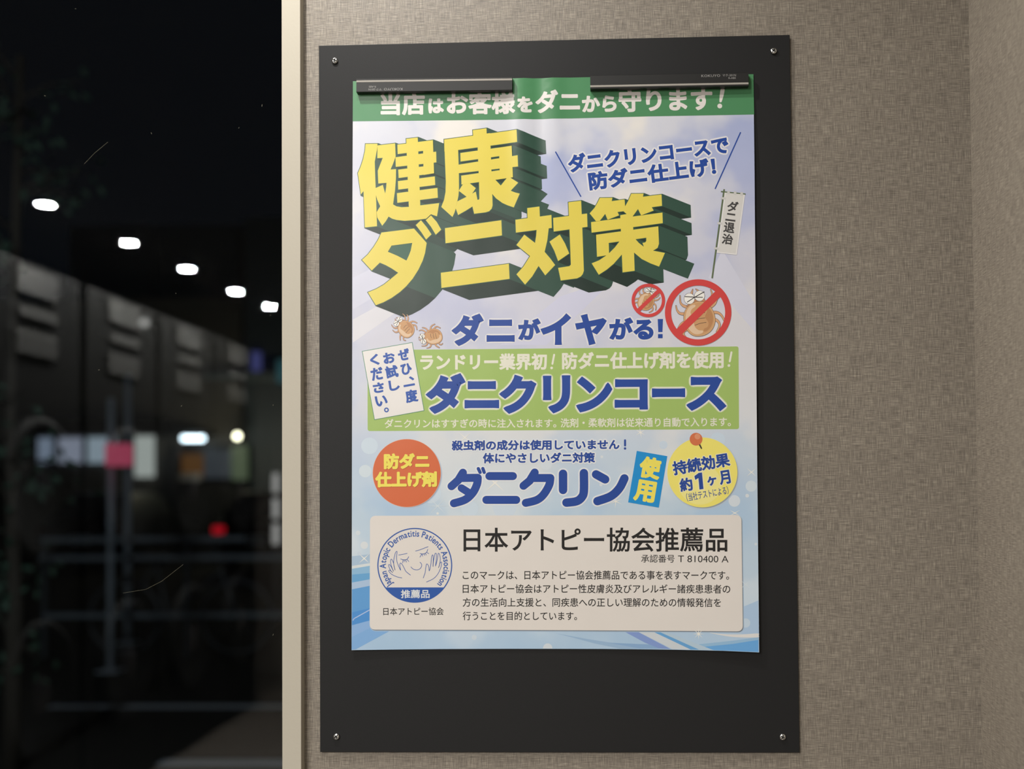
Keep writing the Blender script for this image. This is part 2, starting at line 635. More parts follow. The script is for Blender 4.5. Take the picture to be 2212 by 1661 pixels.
def put(pr, body, to_art, r, z, c, rnd=True, halo=(), w=None, h=None):
    """to_art maps (sx, sy) in 0..1 of the ink box to artwork units; r = emboldening in artwork units"""
    vs, fs, loops, x0, x1, y0, y1 = glyphs(body)
    W, H_ = max(w - 2 * r, .1), max(h - 2 * r, .1)
    def f(p):
        sx = (r + (p[0] - x0) / max(1e-6, x1 - x0) * W) / w
        sy = (r + (p[1] - y0) / max(1e-6, y1 - y0) * H_) / h
        return to_art(sx, sy)
    A = [Vector(f(p)) for p in vs]
    m = ink(*c)
    for fc in fs:
        pr.face([A[i] for i in fc], z, m, False)
    def band(rr, zz, mt, rnd_):
        if rr <= 0: return
        for lp in loops:
            P = [A[i] for i in lp]
            # drop repeated points
            Q = [P[0]]
            for p in P[1:]:
                if (p - Q[-1]).length > 1e-3: Q.append(p)
            n = len(Q)
            if n < 3: continue
            for i in range(n):
                a, b, e = Q[i - 1], Q[i], Q[(i + 1) % n]
                d0, d1 = (b - a).normalized(), (e - b).normalized()
                # art space has y down, so the outside of a ccw glyph loop is on the other side
                n0, n1 = Vector((d0.y, -d0.x)) * -1, Vector((d1.y, -d1.x)) * -1
                pr.face([b, e, e + n1 * rr, b + n1 * rr], zz, mt)
                cr = d0.x * d1.y - d0.y * d1.x
                if cr < -1e-3:
                    ang = math.atan2(-cr, d0.dot(d1))
                    if rnd_:
                        k = max(1, int(ang / 0.5))
                        fan = [b] + [b + Vector((n0.x * math.cos(-ang * j / k) - n0.y * math.sin(-ang * j / k),
                                                 n0.x * math.sin(-ang * j / k) + n0.y * math.cos(-ang * j / k))) * rr for j in range(k + 1)]
                        pr.face(fan, zz, mt)
                    else:
                        mv = (n0 + n1)
                        if mv.length > 1e-3:
                            mv.normalize()
                            pr.face([b, b + n0 * rr, b + mv * rr * min(1.45, 1 / max(.3, mv.dot(n0))), b + n1 * rr], zz, mt)
    band(r, z, m, rnd)
    for i, (rr, hc, hz_) in enumerate(halo):
        mh = ink(*hc)
        for fc in fs:
            pr.face([A[i_] for i_ in fc], hz_, mh, False)
        band(r + rr, hz_, mh, True)

def T(pr, body, x0, y0, x1, y1, h, r, z, c, rnd=True, halo=(), slant=0.0):
    """text whose ink box bottom runs (x0,y0)-(x1,y1) and is h tall, artwork units"""
    a = Vector((x0, y0)); d = Vector((x1 - x0, y1 - y0))
    up = Vector((d.y, -d.x)).normalized() * h
    put(pr, body, lambda sx, sy: a + d * sx + up * sy + d.normalized() * slant * sy * h, r, z, c, rnd, halo, d.length, h)

def TC(pr, ch, cx, cy, w_, h_, ang, r, z, c, rnd=True, halo=()):
    """one character by centre, size and turn (degrees, clockwise)"""
    a = math.radians(ang)
    ex, ey = Vector((math.cos(a), math.sin(a))), Vector((-math.sin(a), math.cos(a)))
    c0 = Vector((cx, cy))
    put(pr, ch, lambda sx, sy: c0 + ex * (sx - .5) * w_ - ey * (sy - .5) * h_, r, z, c, rnd, halo, w_, h_)

def cro(ox, oy, s):
    return lambda pts: [(ox + x / s, oy + y / s) for x, y in pts]

# -- the sheet itself, with its printed sky
sky = bpy.data.materials.new('printed_sky')
sky.use_nodes = True
N, L = nodes(sky)
P = N['Principled BSDF']
ripple_bump(N, L, P)
tc = N.new('ShaderNodeTexCoord')
sep = N.new('ShaderNodeSeparateXYZ'); L.new(tc.outputs['Object'], sep.inputs[0])
mr = N.new('ShaderNodeMapRange'); L.new(sep.outputs['Z'], mr.inputs[0])
mr.inputs[1].default_value = -0.362; mr.inputs[2].default_value = 0.366
def inkc(r, g_, b_):
    k = 0.78 / lin(216)
    return (min(.86, lin(r) * k), min(.86, lin(g_) * k * 1.02), min(.86, lin(b_) * k * 1.03), 1)
def ramp(stops, src):
    rp = N.new('ShaderNodeValToRGB'); L.new(src, rp.inputs[0])
    e = rp.color_ramp.elements
    e[0].position, e[0].color = stops[0][0], inkc(*stops[0][1])
    e[1].position, e[1].color = stops[-1][0], inkc(*stops[-1][1])
    for p_, c_ in stops[1:-1]:
        n_ = e.new(p_); n_.color = inkc(*c_)
    return rp.outputs[0]
base = ramp([(0, (165, 188, 210)), (.10, (176, 193, 208)), (.25, (180, 195, 208)), (.36, (186, 196, 208)), (.42, (200, 200, 206)), (.55, (196, 194, 205)),
             (.72, (191, 190, 203)), (1, (198, 198, 205))], mr.outputs[0])
cloud = ramp([(0, (178, 196, 213)), (.10, (192, 203, 213)), (.25, (198, 205, 210)), (.4, (206, 205, 206)), (.55, (202, 199, 204)), (.72, (212, 207, 203)), (1, (216, 210, 204))], mr.outputs[0])
blue = ramp([(0, (160, 185, 208)), (.25, (166, 187, 208)), (.4, (188, 193, 206)), (.6, (180, 181, 202)), (.8, (166, 171, 200)), (1, (152, 161, 196))], mr.outputs[0])
nz = N.new('ShaderNodeTexNoise'); nz.inputs['Scale'].default_value = 6.2; nz.inputs['Detail'].default_value = 4; nz.inputs['Roughness'].default_value = .5
L.new(tc.outputs['Object'], nz.inputs['Vector'])
def step(a, b, src):
    q = N.new('ShaderNodeMapRange'); q.interpolation_type = 'SMOOTHSTEP'
    L.new(src, q.inputs[0]); q.inputs[1].default_value = a; q.inputs[2].default_value = b
    return q.outputs[0]
m1 = N.new('ShaderNodeMix'); m1.data_type = 'RGBA'
L.new(step(.50, .60, nz.outputs[0]), m1.inputs[0]); L.new(base, m1.inputs[6]); L.new(cloud, m1.inputs[7])
m2 = N.new('ShaderNodeMix'); m2.data_type = 'RGBA'
L.new(step(.49, .37, nz.outputs[0]), m2.inputs[0]); L.new(m1.outputs[2], m2.inputs[6]); L.new(blue, m2.inputs[7])
L.new(m2.outputs[2], P.inputs['Base Color'])

TL, TR_, BL, BR = (761.5, 174), (1628, 158.8), (760, 1404), (1639, 1408.2)
pr = Print('paper_sheet')
edge = [TL, (900, 171.5), (1050, 169.6), (1110, 168.6), (1190, 167.2), (1275, 165.2), (1450, 162), TR_, (1630.5, 500), (1634, 900), (1637, 1200), BR,
        (1560, 1405.2), (1450, 1403.2), (1300, 1402), (1100, 1401.7), (950, 1402.2), (850, 1403), BL, (760.2, 1000), (760.7, 600)]
pr.poly(edge, 0.0, sky)
pr.poly(edge, -0.15, sky)                               # back of the paper and its cut edge
for a, b in zip(edge, edge[1:] + edge[:1]):
    pr.face([a, b, b, a], [0, 0, -.15, -.15], sky)
sheet = pr.build()

# -- background artwork: rays, bubbles, sparkles, ribbons
pr = Print('background_artwork')
LAV = (188, 188, 206)
pr.poly([(762, 600), (1000, 480), (1000, 530), (762, 668)], .02, (192, 191, 205))
pr.poly([(762, 690), (900, 615), (905, 640), (762, 740)], .02, (202, 199, 204))
pr.poly([(1210, 640), (1330, 600), (1180, 745), (1080, 745)], .02, (190, 189, 207))
pr.poly([(1560, 540), (1631.5, 660), (1632, 720), (1530, 600)], .02, (194, 193, 206))
SB = 5.8
b1 = cro(755, 1180, 7.22)
def bandp(a, b, c_, d):   # ribbon between two slanted edges at the left border
    pr.poly([b1([(40, a)])[0], (812, 1180 + (b - (a - b) * .05) / 7.22), (812, 1180 + (d - (c_ - d) * .05) / 7.22), b1([(40, c_)])[0]], bandp.z, bandp.c)
for a, b, c_, d, k in [(155, 115, 305, 250, (158, 178, 197)), (305, 250, 350, 290, (198, 202, 202)), (350, 290, 440, 410, (132, 170, 198)), (440, 410, 565, 500, (98, 152, 193)),
                       (565, 500, 670, 600, (158, 178, 202)), (670, 600, 1030, 945, (90, 144, 194)), (1030, 945, 1230, 1135, (74, 133, 193)), (1230, 1135, 1410, 1290, (130, 164, 205))]:
    bandp.c = k
    bandp.z = .026 + a * 1.2e-5
    bandp(a, b, c_, d)
pr.poly([(760.4, 1375.5), (800, 1356), (812, 1350), (850, 1358.5), (769, 1402.3), (760, 1403)], .045, (120, 160, 203))
pr.outline([(762.6, 1340), (765, 1336), (800, 1316.5)], 1.0, .05, (165, 180, 210), closed=False, rnd=False)
b2 = cro(1200, 1350, 4.97)
pr.poly(b2([(0, 90), (330, 150), (620, 195), (900, 205), (1150, 210), (1230, 258), (700, 256), (420, 200), (200, 140)]), .03, (142, 168, 195))
pr.poly(b2([(560, 190), (900, 205), (1120, 212), (1200, 250), (900, 252)]), .033, (128, 158, 192))
pr.poly(b2([(690, 45), (830, 45), (1235, 258), (1110, 250), (960, 190)]), .035, (122, 143, 192))
pr.poly(b2([(820, 40), (980, 40), (1450, 262), (1255, 259)]), .04, (190, 194, 198))
pr.poly(b2([(980, 40), (1040, 40), (1540, 263), (1450, 262)]), .04, (96, 150, 196))
pr.poly(b2([(1040, 40), (1100, 40), (1690, 266), (1540, 263)]), .04, (168, 186, 200))
pr.poly(b2([(1560, 235), (1900, 200), (2174, 155), (2174, 284), (1700, 268)]), .03, (98, 154, 204))
pr.poly(b2([(1540, 205), (1900, 165), (2174, 128), (2174, 155), (1900, 200), (1560, 235)]), .03, (138, 172, 200))
pr.poly(smooth_pts(b2([(1640, 78), (1800, 95), (2000, 97), (2168, 86), (2174, 107), (2168, 128), (2000, 130), (1840, 118)]), True), .035, (206, 203, 200))
b3 = cro(1180, 1100, 4.608)
pr.poly(b3([(1940, 975), (2107, 905), (2112, 1235), (1940, 1240)]), .025, (160, 182, 206))
for x, y, r_, c_ in [(x_, y_, q_, tuple(int(.55 * a_ + .45 * b_) for a_, b_ in zip(k_, (184, 195, 207)))) for x_, y_, q_, k_ in [(788.8, 1017.6, 13.5, (200, 206, 208)), (945, 1109, 2.8, (222, 215, 205)), (773.6, 1151, 5, (205, 207, 205)), (787, 1177.7, 8, (212, 208, 202)),
                     (775.5, 1195.5, 4.3, (188, 196, 204)), (772.9, 1259.4, 3, (215, 212, 208)), (785.5, 1358.5, 4, (160, 182, 210)),
                     (1433.5, 954, 3, (216, 212, 206)), (1433, 961, 9, (188, 200, 212)), (1586, 1082, 12.6, (206, 209, 209)), (1613.5, 1070.6, 4, (214, 210, 206)),
                     (1300, 986.6, 3, (214, 210, 206)), (1014, 1099, 18, (192, 203, 212)), (1090, 1094, 26, (194, 204, 212)), (1550, 950, 16, (186, 200, 212)), (1298, 1047, 3.4, (206, 207, 209)),
                     (1632, 1175, 3, (205, 207, 207)), (1622, 1050, 12, (200, 206, 210)), (1610, 1345, 10, (180, 196, 210)), (1024, 1377, 5.5, (196, 203, 210)), (1183, 1400, 10, (205, 207, 208)),
                     (930, 1065, 22, (192, 203, 212)), (1180, 1003, 12, (206, 208, 210)), (798, 963, 18, (192, 203, 211))]]:
    bub = ellp((x, y), r_, r_, 0, 28)
    NB = globals().get('NB', 0) + 1
    pr.poly([(px_, min(py_, 1401.2)) for px_, py_ in bub], .022 + .0008 * NB, c_)
def sparkle(x, y, l, rots, z=.05, c_=(218, 214, 206), w_=1.0):
    for q_, a in enumerate(rots):
        a = math.radians(a)
        d, n_ = Vector((math.cos(a), math.sin(a))), Vector((-math.sin(a), math.cos(a)))
        c0 = Vector((x, y))
        pr.poly([c0 + d * l, c0 + n_ * w_, c0 - d * l, c0 - n_ * w_], z + .035 + .004 * q_, c_)
sparkle(1622.7, 1020, 14, (42, 138)); sparkle(1587, 1108, 13, (30, 150)); sparkle(1383.6, 934, 12, (30, 150, 80)); sparkle(1004, 945, 18, (40, 140))
sparkle(1069, 1043, 28, (42, 138), w_=1.6); sparkle(786.7, 1206.3, 15, (42, 138), w_=1.2); sparkle(1508.8, 1369, 13, (0, 45, 90, 135)); sparkle(1330, 1083, 16, (25, 95, 160)); sparkle(945, 1093, 26, (0, 45, 135), c_=(200, 206, 210), w_=.7)
sparkle(1610, 1262, 14, (40, 140), c_=(200, 206, 210), w_=.7)
pr.build()

# -- header band
WHT = (207, 200, 195)
pr = Print('header_band', 'green band with rounded white lettering')
pr.poly([TL, (900, 171.5), (1050, 169.6), (1110, 168.6), (1190, 167.2), (1275, 165.2), (1450, 162), TR_, (1629.3, 246.9), (1400, 250.5), (1180, 256.2), (1000, 258.5), (761.2, 261)], .05, (72, 124, 84))
HR, HZ = 1.95, .10
T(pr, '当店', 821.5, 248.2, 917.6, 247.2, 48, HR, HZ, WHT)
T(pr, 'は', 924.7, 244, 958.5, 243.4, 32.6, HR, HZ, WHT)
T(pr, 'お客様', 964.6, 246.8, 1112.8, 245.2, 48.6, HR, HZ, WHT)
T(pr, 'を', 1117.4, 243, 1150.8, 242.4, 34.4, HR, HZ, WHT)
T(pr, 'ダニ', 1156.9, 243.6, 1253.2, 241.6, 49.6, HR, HZ, WHT)
T(pr, 'から', 1257.3, 241.6, 1332.2, 240, 35.8, HR, HZ, WHT)
T(pr, '守ります', 1336.5, 241.6, 1539.8, 237.6, 50, HR, HZ, WHT)
b = cro(1500, 150, 14.75)
pr.poly(smooth_pts(b([(835, 640), (850, 592), (900, 572), (950, 590), (968, 630), (955, 720), (925, 850), (880, 990), (865, 1025), (830, 1033), (803, 1010), (808, 850), (822, 720)]), True), HZ, WHT)
pr.ell(b([(812, 1152)])[0], 5.15, 5.15, HZ, WHT)
pr.build()

# -- the big extruded title
YEL, DKG = (207, 188, 78), (44, 72, 60)
g1, g2, g3, g4, g5, g6 = cro(760, 290, 7.91), cro(940, 265, 7.91), cro(770, 455, 7.91), cro(940, 455, 7.91), cro(1100, 420, 7.91), cro(1260, 400, 7.91)
TITLE = [(p, ()) for p in [
    g1([(230, 158), (435, 155), (425, 260), (388, 465), (398, 760), (405, 915), (410, 1035), (428, 1568), (220, 1590), (198, 968), (152, 1025), (100, 660), (150, 545), (190, 420), (220, 280)]),
    g1([(432, 185), (735, 148), (745, 375), (700, 500), (658, 598), (752, 590), (750, 760), (735, 960), (702, 1195), (760, 1228), (850, 1243), (972, 1237), (1000, 1230), (1490, 1172), (1452, 1398), (1350, 1362),
        (1270, 1437), (1100, 1460), (900, 1475), (760, 1460), (690, 1440), (625, 1403), (580, 1480), (517, 1560), (430, 1418), (422, 1325), (483, 1228), (430, 1110), (408, 1030), (405, 915), (527, 862), (567, 1010), (585, 900), (590, 825), (450, 838), (440, 620), (525, 398), (432, 403)]),
    g1([(925, 70), (1122, 48), (1167, 1215), (972, 1240)]),
    g1([(775, 170), (1382, 92), (1387, 255), (780, 332)]), g1([(742, 388), (1437, 290), (1442, 475), (748, 552)]), g1([(790, 600), (1398, 520), (1402, 662), (797, 743)]),
    g1([(1212, 190), (1383, 120), (1402, 662), (1224, 690)]), g1([(785, 797), (1415, 715), (1422, 862), (790, 942)]), g1([(768, 1003), (1460, 912), (1467, 1080), (775, 1168)]),
    g2([(640, 120), (875, 88), (880, 240), (648, 270)]), g2([(150, 280), (1390, 115), (1400, 325), (300, 472), (155, 490)]),
    g2([(150, 280), (383, 262), (403, 860), (405, 1150), (395, 1250), (370, 1370), (350, 1462), (325, 1540), (293, 1607), (102, 1435), (150, 1315), (175, 1180), (180, 1000), (172, 800)]),
    g2([(715, 200), (935, 170), (975, 1215), (980, 1410), (965, 1465), (920, 1510), (860, 1528), (665, 1552), (635, 1425), (722, 1315), (745, 1310), (754, 1295), (748, 1012)]),
    g2([(428, 512), (1305, 388), (1312, 535), (432, 658)]), g2([(395, 712), (1408, 552), (1416, 745), (400, 858)]), g2([(443, 900), (1322, 775), (1328, 930), (448, 1052)]),
    g2([(1091, 420), (1305, 390), (1328, 930), (1103, 960)]),
    g2([(470, 1050), (590, 1033), (693, 1115), (630, 1208), (693, 1173), (722, 1315), (760, 1380), (640, 1425), (520, 1500), (390, 1573), (350, 1462), (378, 1340), (535, 1262), (402, 1160)]),
    g2([(1285, 936), (1418, 1023), (1290, 1160), (1365, 1190), (1445, 1210), (1342, 1445), (1240, 1410), (1150, 1370), (1040, 1290), (975, 1215), (940, 960), (1028, 972), (1120, 1070), (1222, 943)]),
    g3([(1100, 160), (1195, 275), (1280, 400), (1187, 490), (1110, 370), (1012, 243)]), g3([(1270, 77), (1370, 190), (1445, 320), (1352, 407), (1270, 270), (1182, 158)]),
    g4([(165, 295), (1130, 160), (1140, 420), (175, 553)]), g4([(95, 1058), (1258, 903), (1270, 1162), (105, 1318)]),
    g5([(307, 230), (515, 203), (524, 400), (312, 425)]), g5([(105, 430), (720, 348), (727, 570), (113, 650)]),
    g5([(468, 590), (675, 570), (650, 780), (605, 975), (500, 1220), (390, 1400), (270, 1538), (122, 1362), (240, 1230), (355, 1050), (440, 825), (460, 700)]),
    g5([(257, 685), (440, 825), (605, 978), (700, 1090), (783, 1203), (615, 1380), (503, 1222), (355, 1050), (122, 860)]),
    g5([(750, 398), (1330, 322), (1337, 550), (760, 632)]),
    g5([(1010, 130), (1228, 103), (1248, 560), (1275, 1300), (1255, 1360), (1220, 1400), (1160, 1430), (880, 1468), (835, 1252), (1030, 1222), (1053, 1195), (1030, 600)]),
    g5([(863, 682), (950, 830), (1025, 1005), (835, 1135), (770, 960), (688, 803)]),
    g6([(283, 213), (498, 210), (485, 268), (705, 240), (715, 365), (690, 442), (585, 455), (612, 512), (428, 583), (413, 583), (375, 487), (283, 605), (217, 612), (108, 478), (190, 385), (240, 300)]),
    g6([(820, 143), (1030, 142), (1020, 195), (1337, 157), (1345, 352), (1170, 375), (1203, 432), (1000, 510), (985, 508), (935, 405), (845, 530), (742, 492), (685, 440), (712, 363), (770, 260)]),
    g6([(133, 627), (1352, 467), (1358, 648), (142, 808)]), g6([(632, 510), (742, 490), (845, 500), (878, 1460), (672, 1487)]), g6([(218, 843), (1282, 702), (1285, 868), (225, 1012)]),
    g6([(218, 843), (430, 815), (441, 1190), (235, 1220)]),
    g6([(1073, 730), (1282, 702), (1293, 1000), (1270, 1070), (1190, 1120), (1100, 1090), (1035, 1050), (1012, 985), (1060, 975), (1077, 950)]),
    g6([(618, 958), (720, 930), (720, 1080), (657, 1185), (520, 1340), (400, 1440), (265, 1527), (143, 1332), (270, 1280), (390, 1200), (440, 1160), (540, 1060)]),
    g6([(780, 925), (890, 918), (950, 985), (1030, 1047), (1110, 1085), (1190, 1118), (1395, 1157), (1295, 1390), (1150, 1335), (1000, 1260), (868, 1150), (780, 1100)]),
]]
TITLE.append((g3([(425, 372), (980, 302), (1197, 548), (1170, 720), (1130, 850), (1060, 1000), (960, 1160), (850, 1290), (740, 1390), (600, 1490), (460, 1565), (330, 1615), (195, 1395), (340, 1335), (470, 1260),
                  (580, 1170), (712, 1060), (600, 985), (500, 930), (398, 887), (260, 1023), (92, 840), (190, 750), (290, 620), (370, 490)]),
              (g3([(597, 595), (950, 548), (925, 680), (890, 770), (852, 850), (700, 770), (535, 700)]),)))
pr = Print('title_lettering', 'yellow block lettering with deep dark green extruded sides')
VX, VY = 61.5, 24.5
pr.poly([(1000, 476), (1020, 474), (1020, 488), (1000, 490)], .055, (40, 64, 54))
pr.poly([(1106, 476), (1122, 478), (1119, 490), (1106, 492)], .055, (40, 64, 54))
ZF, ZB = .20, .06
for ti, (pts, holes) in enumerate(TITLE):
    pr.poly(pts, ZF + .05 + ti * .003, YEL, holes)
    pr.poly(offset_poly(pts, 1.35), ZF + .02, (46, 84, 66))
    o2 = offset_poly(pts, 1.35)
    pr.poly([(x + VX, y + VY) for x, y in o2], ZB, (40, 64, 54))
    for lp in [o2] + [list(h_) for h_ in holes]:
        n = len(lp)
        ar = sum(lp[i][0] * lp[(i + 1) % n][1] - lp[(i + 1) % n][0] * lp[i][1] for i in range(n))
        sg = 1 if ar > 0 else -1
        if lp is not o2: sg = -sg
        for i in range(n):
            a, b = lp[i], lp[(i + 1) % n]
            d = Vector((b[0] - a[0], b[1] - a[1]))
            if d.length < .01: continue
            nx, ny = d.y / d.length * sg, -d.x / d.length * sg
            if nx * VX + ny * VY <= 0: continue
            right = max(0, nx)
            c_ = (44, 70, 58) if nx > .72 else (27, 43, 36) if ny > .72 else (35, 56, 47)
            pr.face([a, b, (b[0] + VX, b[1] + VY), (a[0] + VX, a[1] + VY)], [ZF, ZF, ZB, ZB], ink(*c_))
pr.build()

# -- slanted blue call-out at the upper right
NAVY = (34, 66, 140)
HALO = lambda z: [(1.3, (214, 209, 206), z - .03), (2.5, (206, 203, 206), z - .055), (3.6, (198, 197, 206), z - .08)]
pr = Print('slanted_callout', 'slanted blue lettering between two thin blue lines')
T(pr, 'ダニクリンコースで', 1229.5, 372.6, 1575.6, 331.4, 40, 1.85, .12, NAVY, False, HALO(.12))
T(pr, '防ダニ仕上げ！', 1273.8, 411.2, 1548, 378.3, 40, 1.9, .12, NAVY, False, HALO(.12))
pr.outline([(1199.8, 327), (1254.9, 424.3)], 1.3, .1, NAVY, closed=False, rnd=False)
pr.outline([(1599.9, 285.4), (1544.6, 408.4)], 1.3, .1, NAVY, closed=False, rnd=False)
pr.build()

# -- banner on a green pole
pr = Print('banner_flag', 'grey banner on a green pole with vertical lettering')
bd4 = cro(1180, 400, 4.608)
pr.poly(offset_poly(bd4([(1785, 80), (1965, 100), (1885, 685), (1710, 665)]), 2.4), .26, (212, 208, 206))
pr.poly(bd4([(1785, 80), (1965, 100), (1885, 685), (1710, 665)]), .28, (196, 192, 188))
pr.outline(bd4([(1770, 42), (1650, 928)]), 1.7, .30, (88, 100, 72), closed=False, rnd=False)
pr.outline(bd4([(1738, 65), (1982, 92)]), 1.3, .30, (88, 100, 72), closed=False, rnd=False)
for x, y, w_, h_ in [(1813, 75, 26, 34), (1878, 82, 26, 34), (1943, 90, 26, 34), (1763, 133, 50, 22), (1728, 382, 50, 22), (1695, 632, 50, 22)]:
    a = math.radians(7)
    e = [(x + sx * w_ / 2 * math.cos(a) - sy * h_ / 2 * math.sin(a), y + sx * w_ / 2 * math.sin(a) + sy * h_ / 2 * math.cos(a)) for sx, sy in ((-1, -1), (1, -1), (1, 1), (-1, 1))]
    pr.poly(bd4(e), .32, (186, 183, 180))
for ch, x, y, w_, h_ in [('ダ', 1855, 215, 108, 104), ('ニ', 1835, 322, 100, 78), ('退', 1820, 425, 108, 104), ('治', 1803, 540, 108, 104)]:
    c0 = bd4([(x, y)])[0]
    TC(pr, ch, c0[0], c0[1], w_ / 4.608, h_ / 4.608, 8, .75, .32, (62, 60, 60), False)
pr.build()

# -- mites and prohibition rings
OUT, BRN = (66, 50, 48), (190, 142, 102)
mb = cro(1425, 600, 10.38)
MC = mb([(890, 920)])[0]
def mite(pr, c, sc, rot, z):
    a = math.radians(rot)
    def t(pts):
        out = []
        for x, y in mb(pts):
            dx, dy = (x - MC[0]) * sc, (y - MC[1]) * sc
            out.append((c[0] + dx * math.cos(a) - dy * math.sin(a), c[1] + dx * math.sin(a) + dy * math.cos(a)))
        return out
    ow = .62 if sc > .8 else .42
    for leg, w0, w1 in [([(630, 660), (520, 620), (462, 540), (455, 395)], 62, 14), ([(560, 810), (450, 795), (388, 720), (365, 620)], 62, 14), ([(570, 980), (480, 1045), (425, 1130), (395, 1190)], 58, 26),
                        ([(610, 1160), (550, 1200), (535, 1270), (590, 1335)], 50, 22), ([(1060, 580), (1140, 480), (1172, 370), (1140, 265)], 56, 16), ([(1120, 670), (1225, 590), (1275, 490), (1282, 400)], 62, 20),
                        ([(1190, 780), (1300, 785), (1385, 850), (1450, 970)], 60, 30), ([(1225, 930), (1310, 985), (1338, 1080), (1275, 1220)], 60, 26),
                        ([(715, 360), (725, 310), (742, 255)], 50, 6), ([(870, 310), (845, 280), (805, 252)], 50, 6)]:
        tp = tapered(t(leg), w0 / 10.38 * sc, w1 / 10.38 * sc)
        pr.poly(offset_poly(tp, ow), z, OUT)
        pr.poly(tp, z + .012, (196, 148, 110))
    hd = t([(600, 640), (700, 540), (760, 490), (880, 500), (985, 460), (1045, 550), (900, 620)])
    pr.poly(offset_poly(hd, ow), z + .016, OUT); pr.poly(hd, z + .022, (180, 125, 88))
    body = smooth_pts(t([(700, 590), (800, 545), (890, 532), (1000, 548), (1080, 600), (1150, 670), (1210, 780), (1240, 900), (1240, 1000), (1200, 1120), (1120, 1220), (1000, 1290), (850, 1312), (740, 1290), (650, 1220), (590, 1130), (550, 1010), (538, 870), (560, 760), (615, 665)]), True, 3)
    pr.poly(offset_poly(body, ow), z + .026, OUT)
    pr.poly(body, z + .036, (192, 150, 108))
    pr.poly(offset_poly(body, -2.6 * sc), z + .042, (186, 141, 98))
    pr.poly(smooth_pts(t([(1060, 650), (1140, 730), (1190, 850), (1190, 980), (1140, 1110), (1050, 1200), (985, 1200), (1000, 1140), (1075, 1100), (1090, 1000), (1015, 880), (1060, 760)]), True, 3), z + .048, (170, 122, 82))
    pr.poly(smooth_pts(t([(790, 605), (700, 625), (630, 700), (585, 820), (585, 960), (640, 1130), (740, 1240), (850, 1270), (960, 1235), (965, 1185), (870, 1175), (790, 1100), (765, 1000), (720, 850), (690, 780), (725, 700), (795, 650)]), True, 3), z + .048, (206, 176, 146))
    for st in ([(790, 1065), (920, 1020), (1040, 1003)], [(800, 945), (920, 912), (1015, 903)], [(820, 830), (910, 790), (1010, 785)]):
        pr.outline(smooth_pts(t(st)), .35 if sc < .8 else .5, z + .056, OUT, closed=False)
    for ex, ey, er in ((665, 470, 116), (893, 408, 111)):
        e = t([(ex + er * math.cos(2 * PI * k / 28), ey + er * 1.04 * math.sin(2 * PI * k / 28)) for k in range(28)])
        pr.poly(offset_poly(e, ow), z + .056, OUT); pr.poly(e, z + .066, (222, 217, 210))
    for l_ in ([(560, 422), (785, 437), (965, 440)], [(615, 548), (785, 437), (1000, 315)]):
        pr.outline(t(l_), .85 * (1 if sc > .8 else .62), z + .076, (34, 28, 30), closed=False, rnd=False)
RED = (192, 62, 60)
pr = Print('mite_pictures', 'brown cartoon mites, two of them under red prohibition rings')
mite(pr, (877, 710.5), .50, -34, .28)
mite(pr, (936.4, 726.6), .50, -89, .28)
mite(pr, (1395.5, 651.5), .51, 36, .28)
mite(pr, MC, 1.0, 0, .28)
for c_, ro, ri, p0, p1, wd in [((1400.5, 648.7), 36.2, 29.3, (1424, 627), (1377.5, 671.5), 4.1), ((1507.9, 675), 71.6, 58.2, (1553, 633), (1465, 718.5), 8.1)]:
    pr.ring(c_, ri, ro, .40, RED)
    pr.outline([p0, p1], wd, .405, RED, closed=False, rnd=False)
pr.build()

# -- "mites dislike it" line
pr = Print('blue_headline', 'blue headline with soft white edge')
for s_, x0, x1, y0, h_ in [('ダ', 976.5, 1043.8, 746.8, 69), ('ニ', 1050.8, 1111.7, 738, 48), ('が', 1119.3, 1167.5, 734.2, 46.4), ('イ', 1168.6, 1232.5, 745, 67), ('ヤ', 1243, 1310, 745, 66.6), ('がる', 1316.3, 1411.8, 733.8, 48)]:
    T(pr, s_, x0, y0, x1, y0 - (x1 - x0) * .004, h_, 3.9 if h_ > 50 or s_ == 'ニ' else 2.7, .12, NAVY, False, HALO(.12))
pr.poly([(1420.8, 689), (1432.2, 688.8), (1431, 717), (1422, 717)], .12, NAVY)
pr.poly([(1421.4, 721.5), (1431.4, 721.4), (1431.4, 730.3), (1421.4, 730.4)], .12, NAVY)
pr.build()

# -- green panel
GRN = (149, 173, 95)
def rrect(x0, y0, x1, y1, x2, y2, x3, y3, r_):
    P = [Vector(p) for p in ((x0, y0), (x1, y1), (x2, y2), (x3, y3))]
    out = []
    for i in range(4):
        a, b, c_ = P[i - 1], P[i], P[(i + 1) % 4]
        d0, d1 = (a - b).normalized() * r_, (c_ - b).normalized() * r_
        for k in range(7):
            t = k / 6
            out.append(tuple(b + d0 * (1 - t) ** 2 + d1 * t ** 2))
    return out
pr = Print('green_panel', 'light green rounded panel with white and blue lettering')
pr.poly(rrect(793.5, 756, 1595, 748.6, 1596, 927, 794, 931, 5), .038, GRN)
T(pr, 'ランドリー業界初', 907.5, 800.3, 1181.6, 798.6, 36, 1.4, .1, (212, 208, 192))
T(pr, '防ダニ仕上げ剤を使用', 1213.9, 798, 1563.2, 796, 37.6, 1.4, .1, (212, 208, 192))
for x, y in ((1188, 763.5), (1570.8, 758.8)):
    pr.outline([(x + 8.9, y + 2.6), (x + 5.2, y + 22)], 2.1, .1, (212, 208, 192), closed=False)
    pr.ell((x + 3.4, y + 31), 2.9, 2.9, .1, (212, 208, 192))
BH = lambda z: [(2.8, (212, 209, 200), z - .03), (4.4, (186, 196, 150), z - .055)]
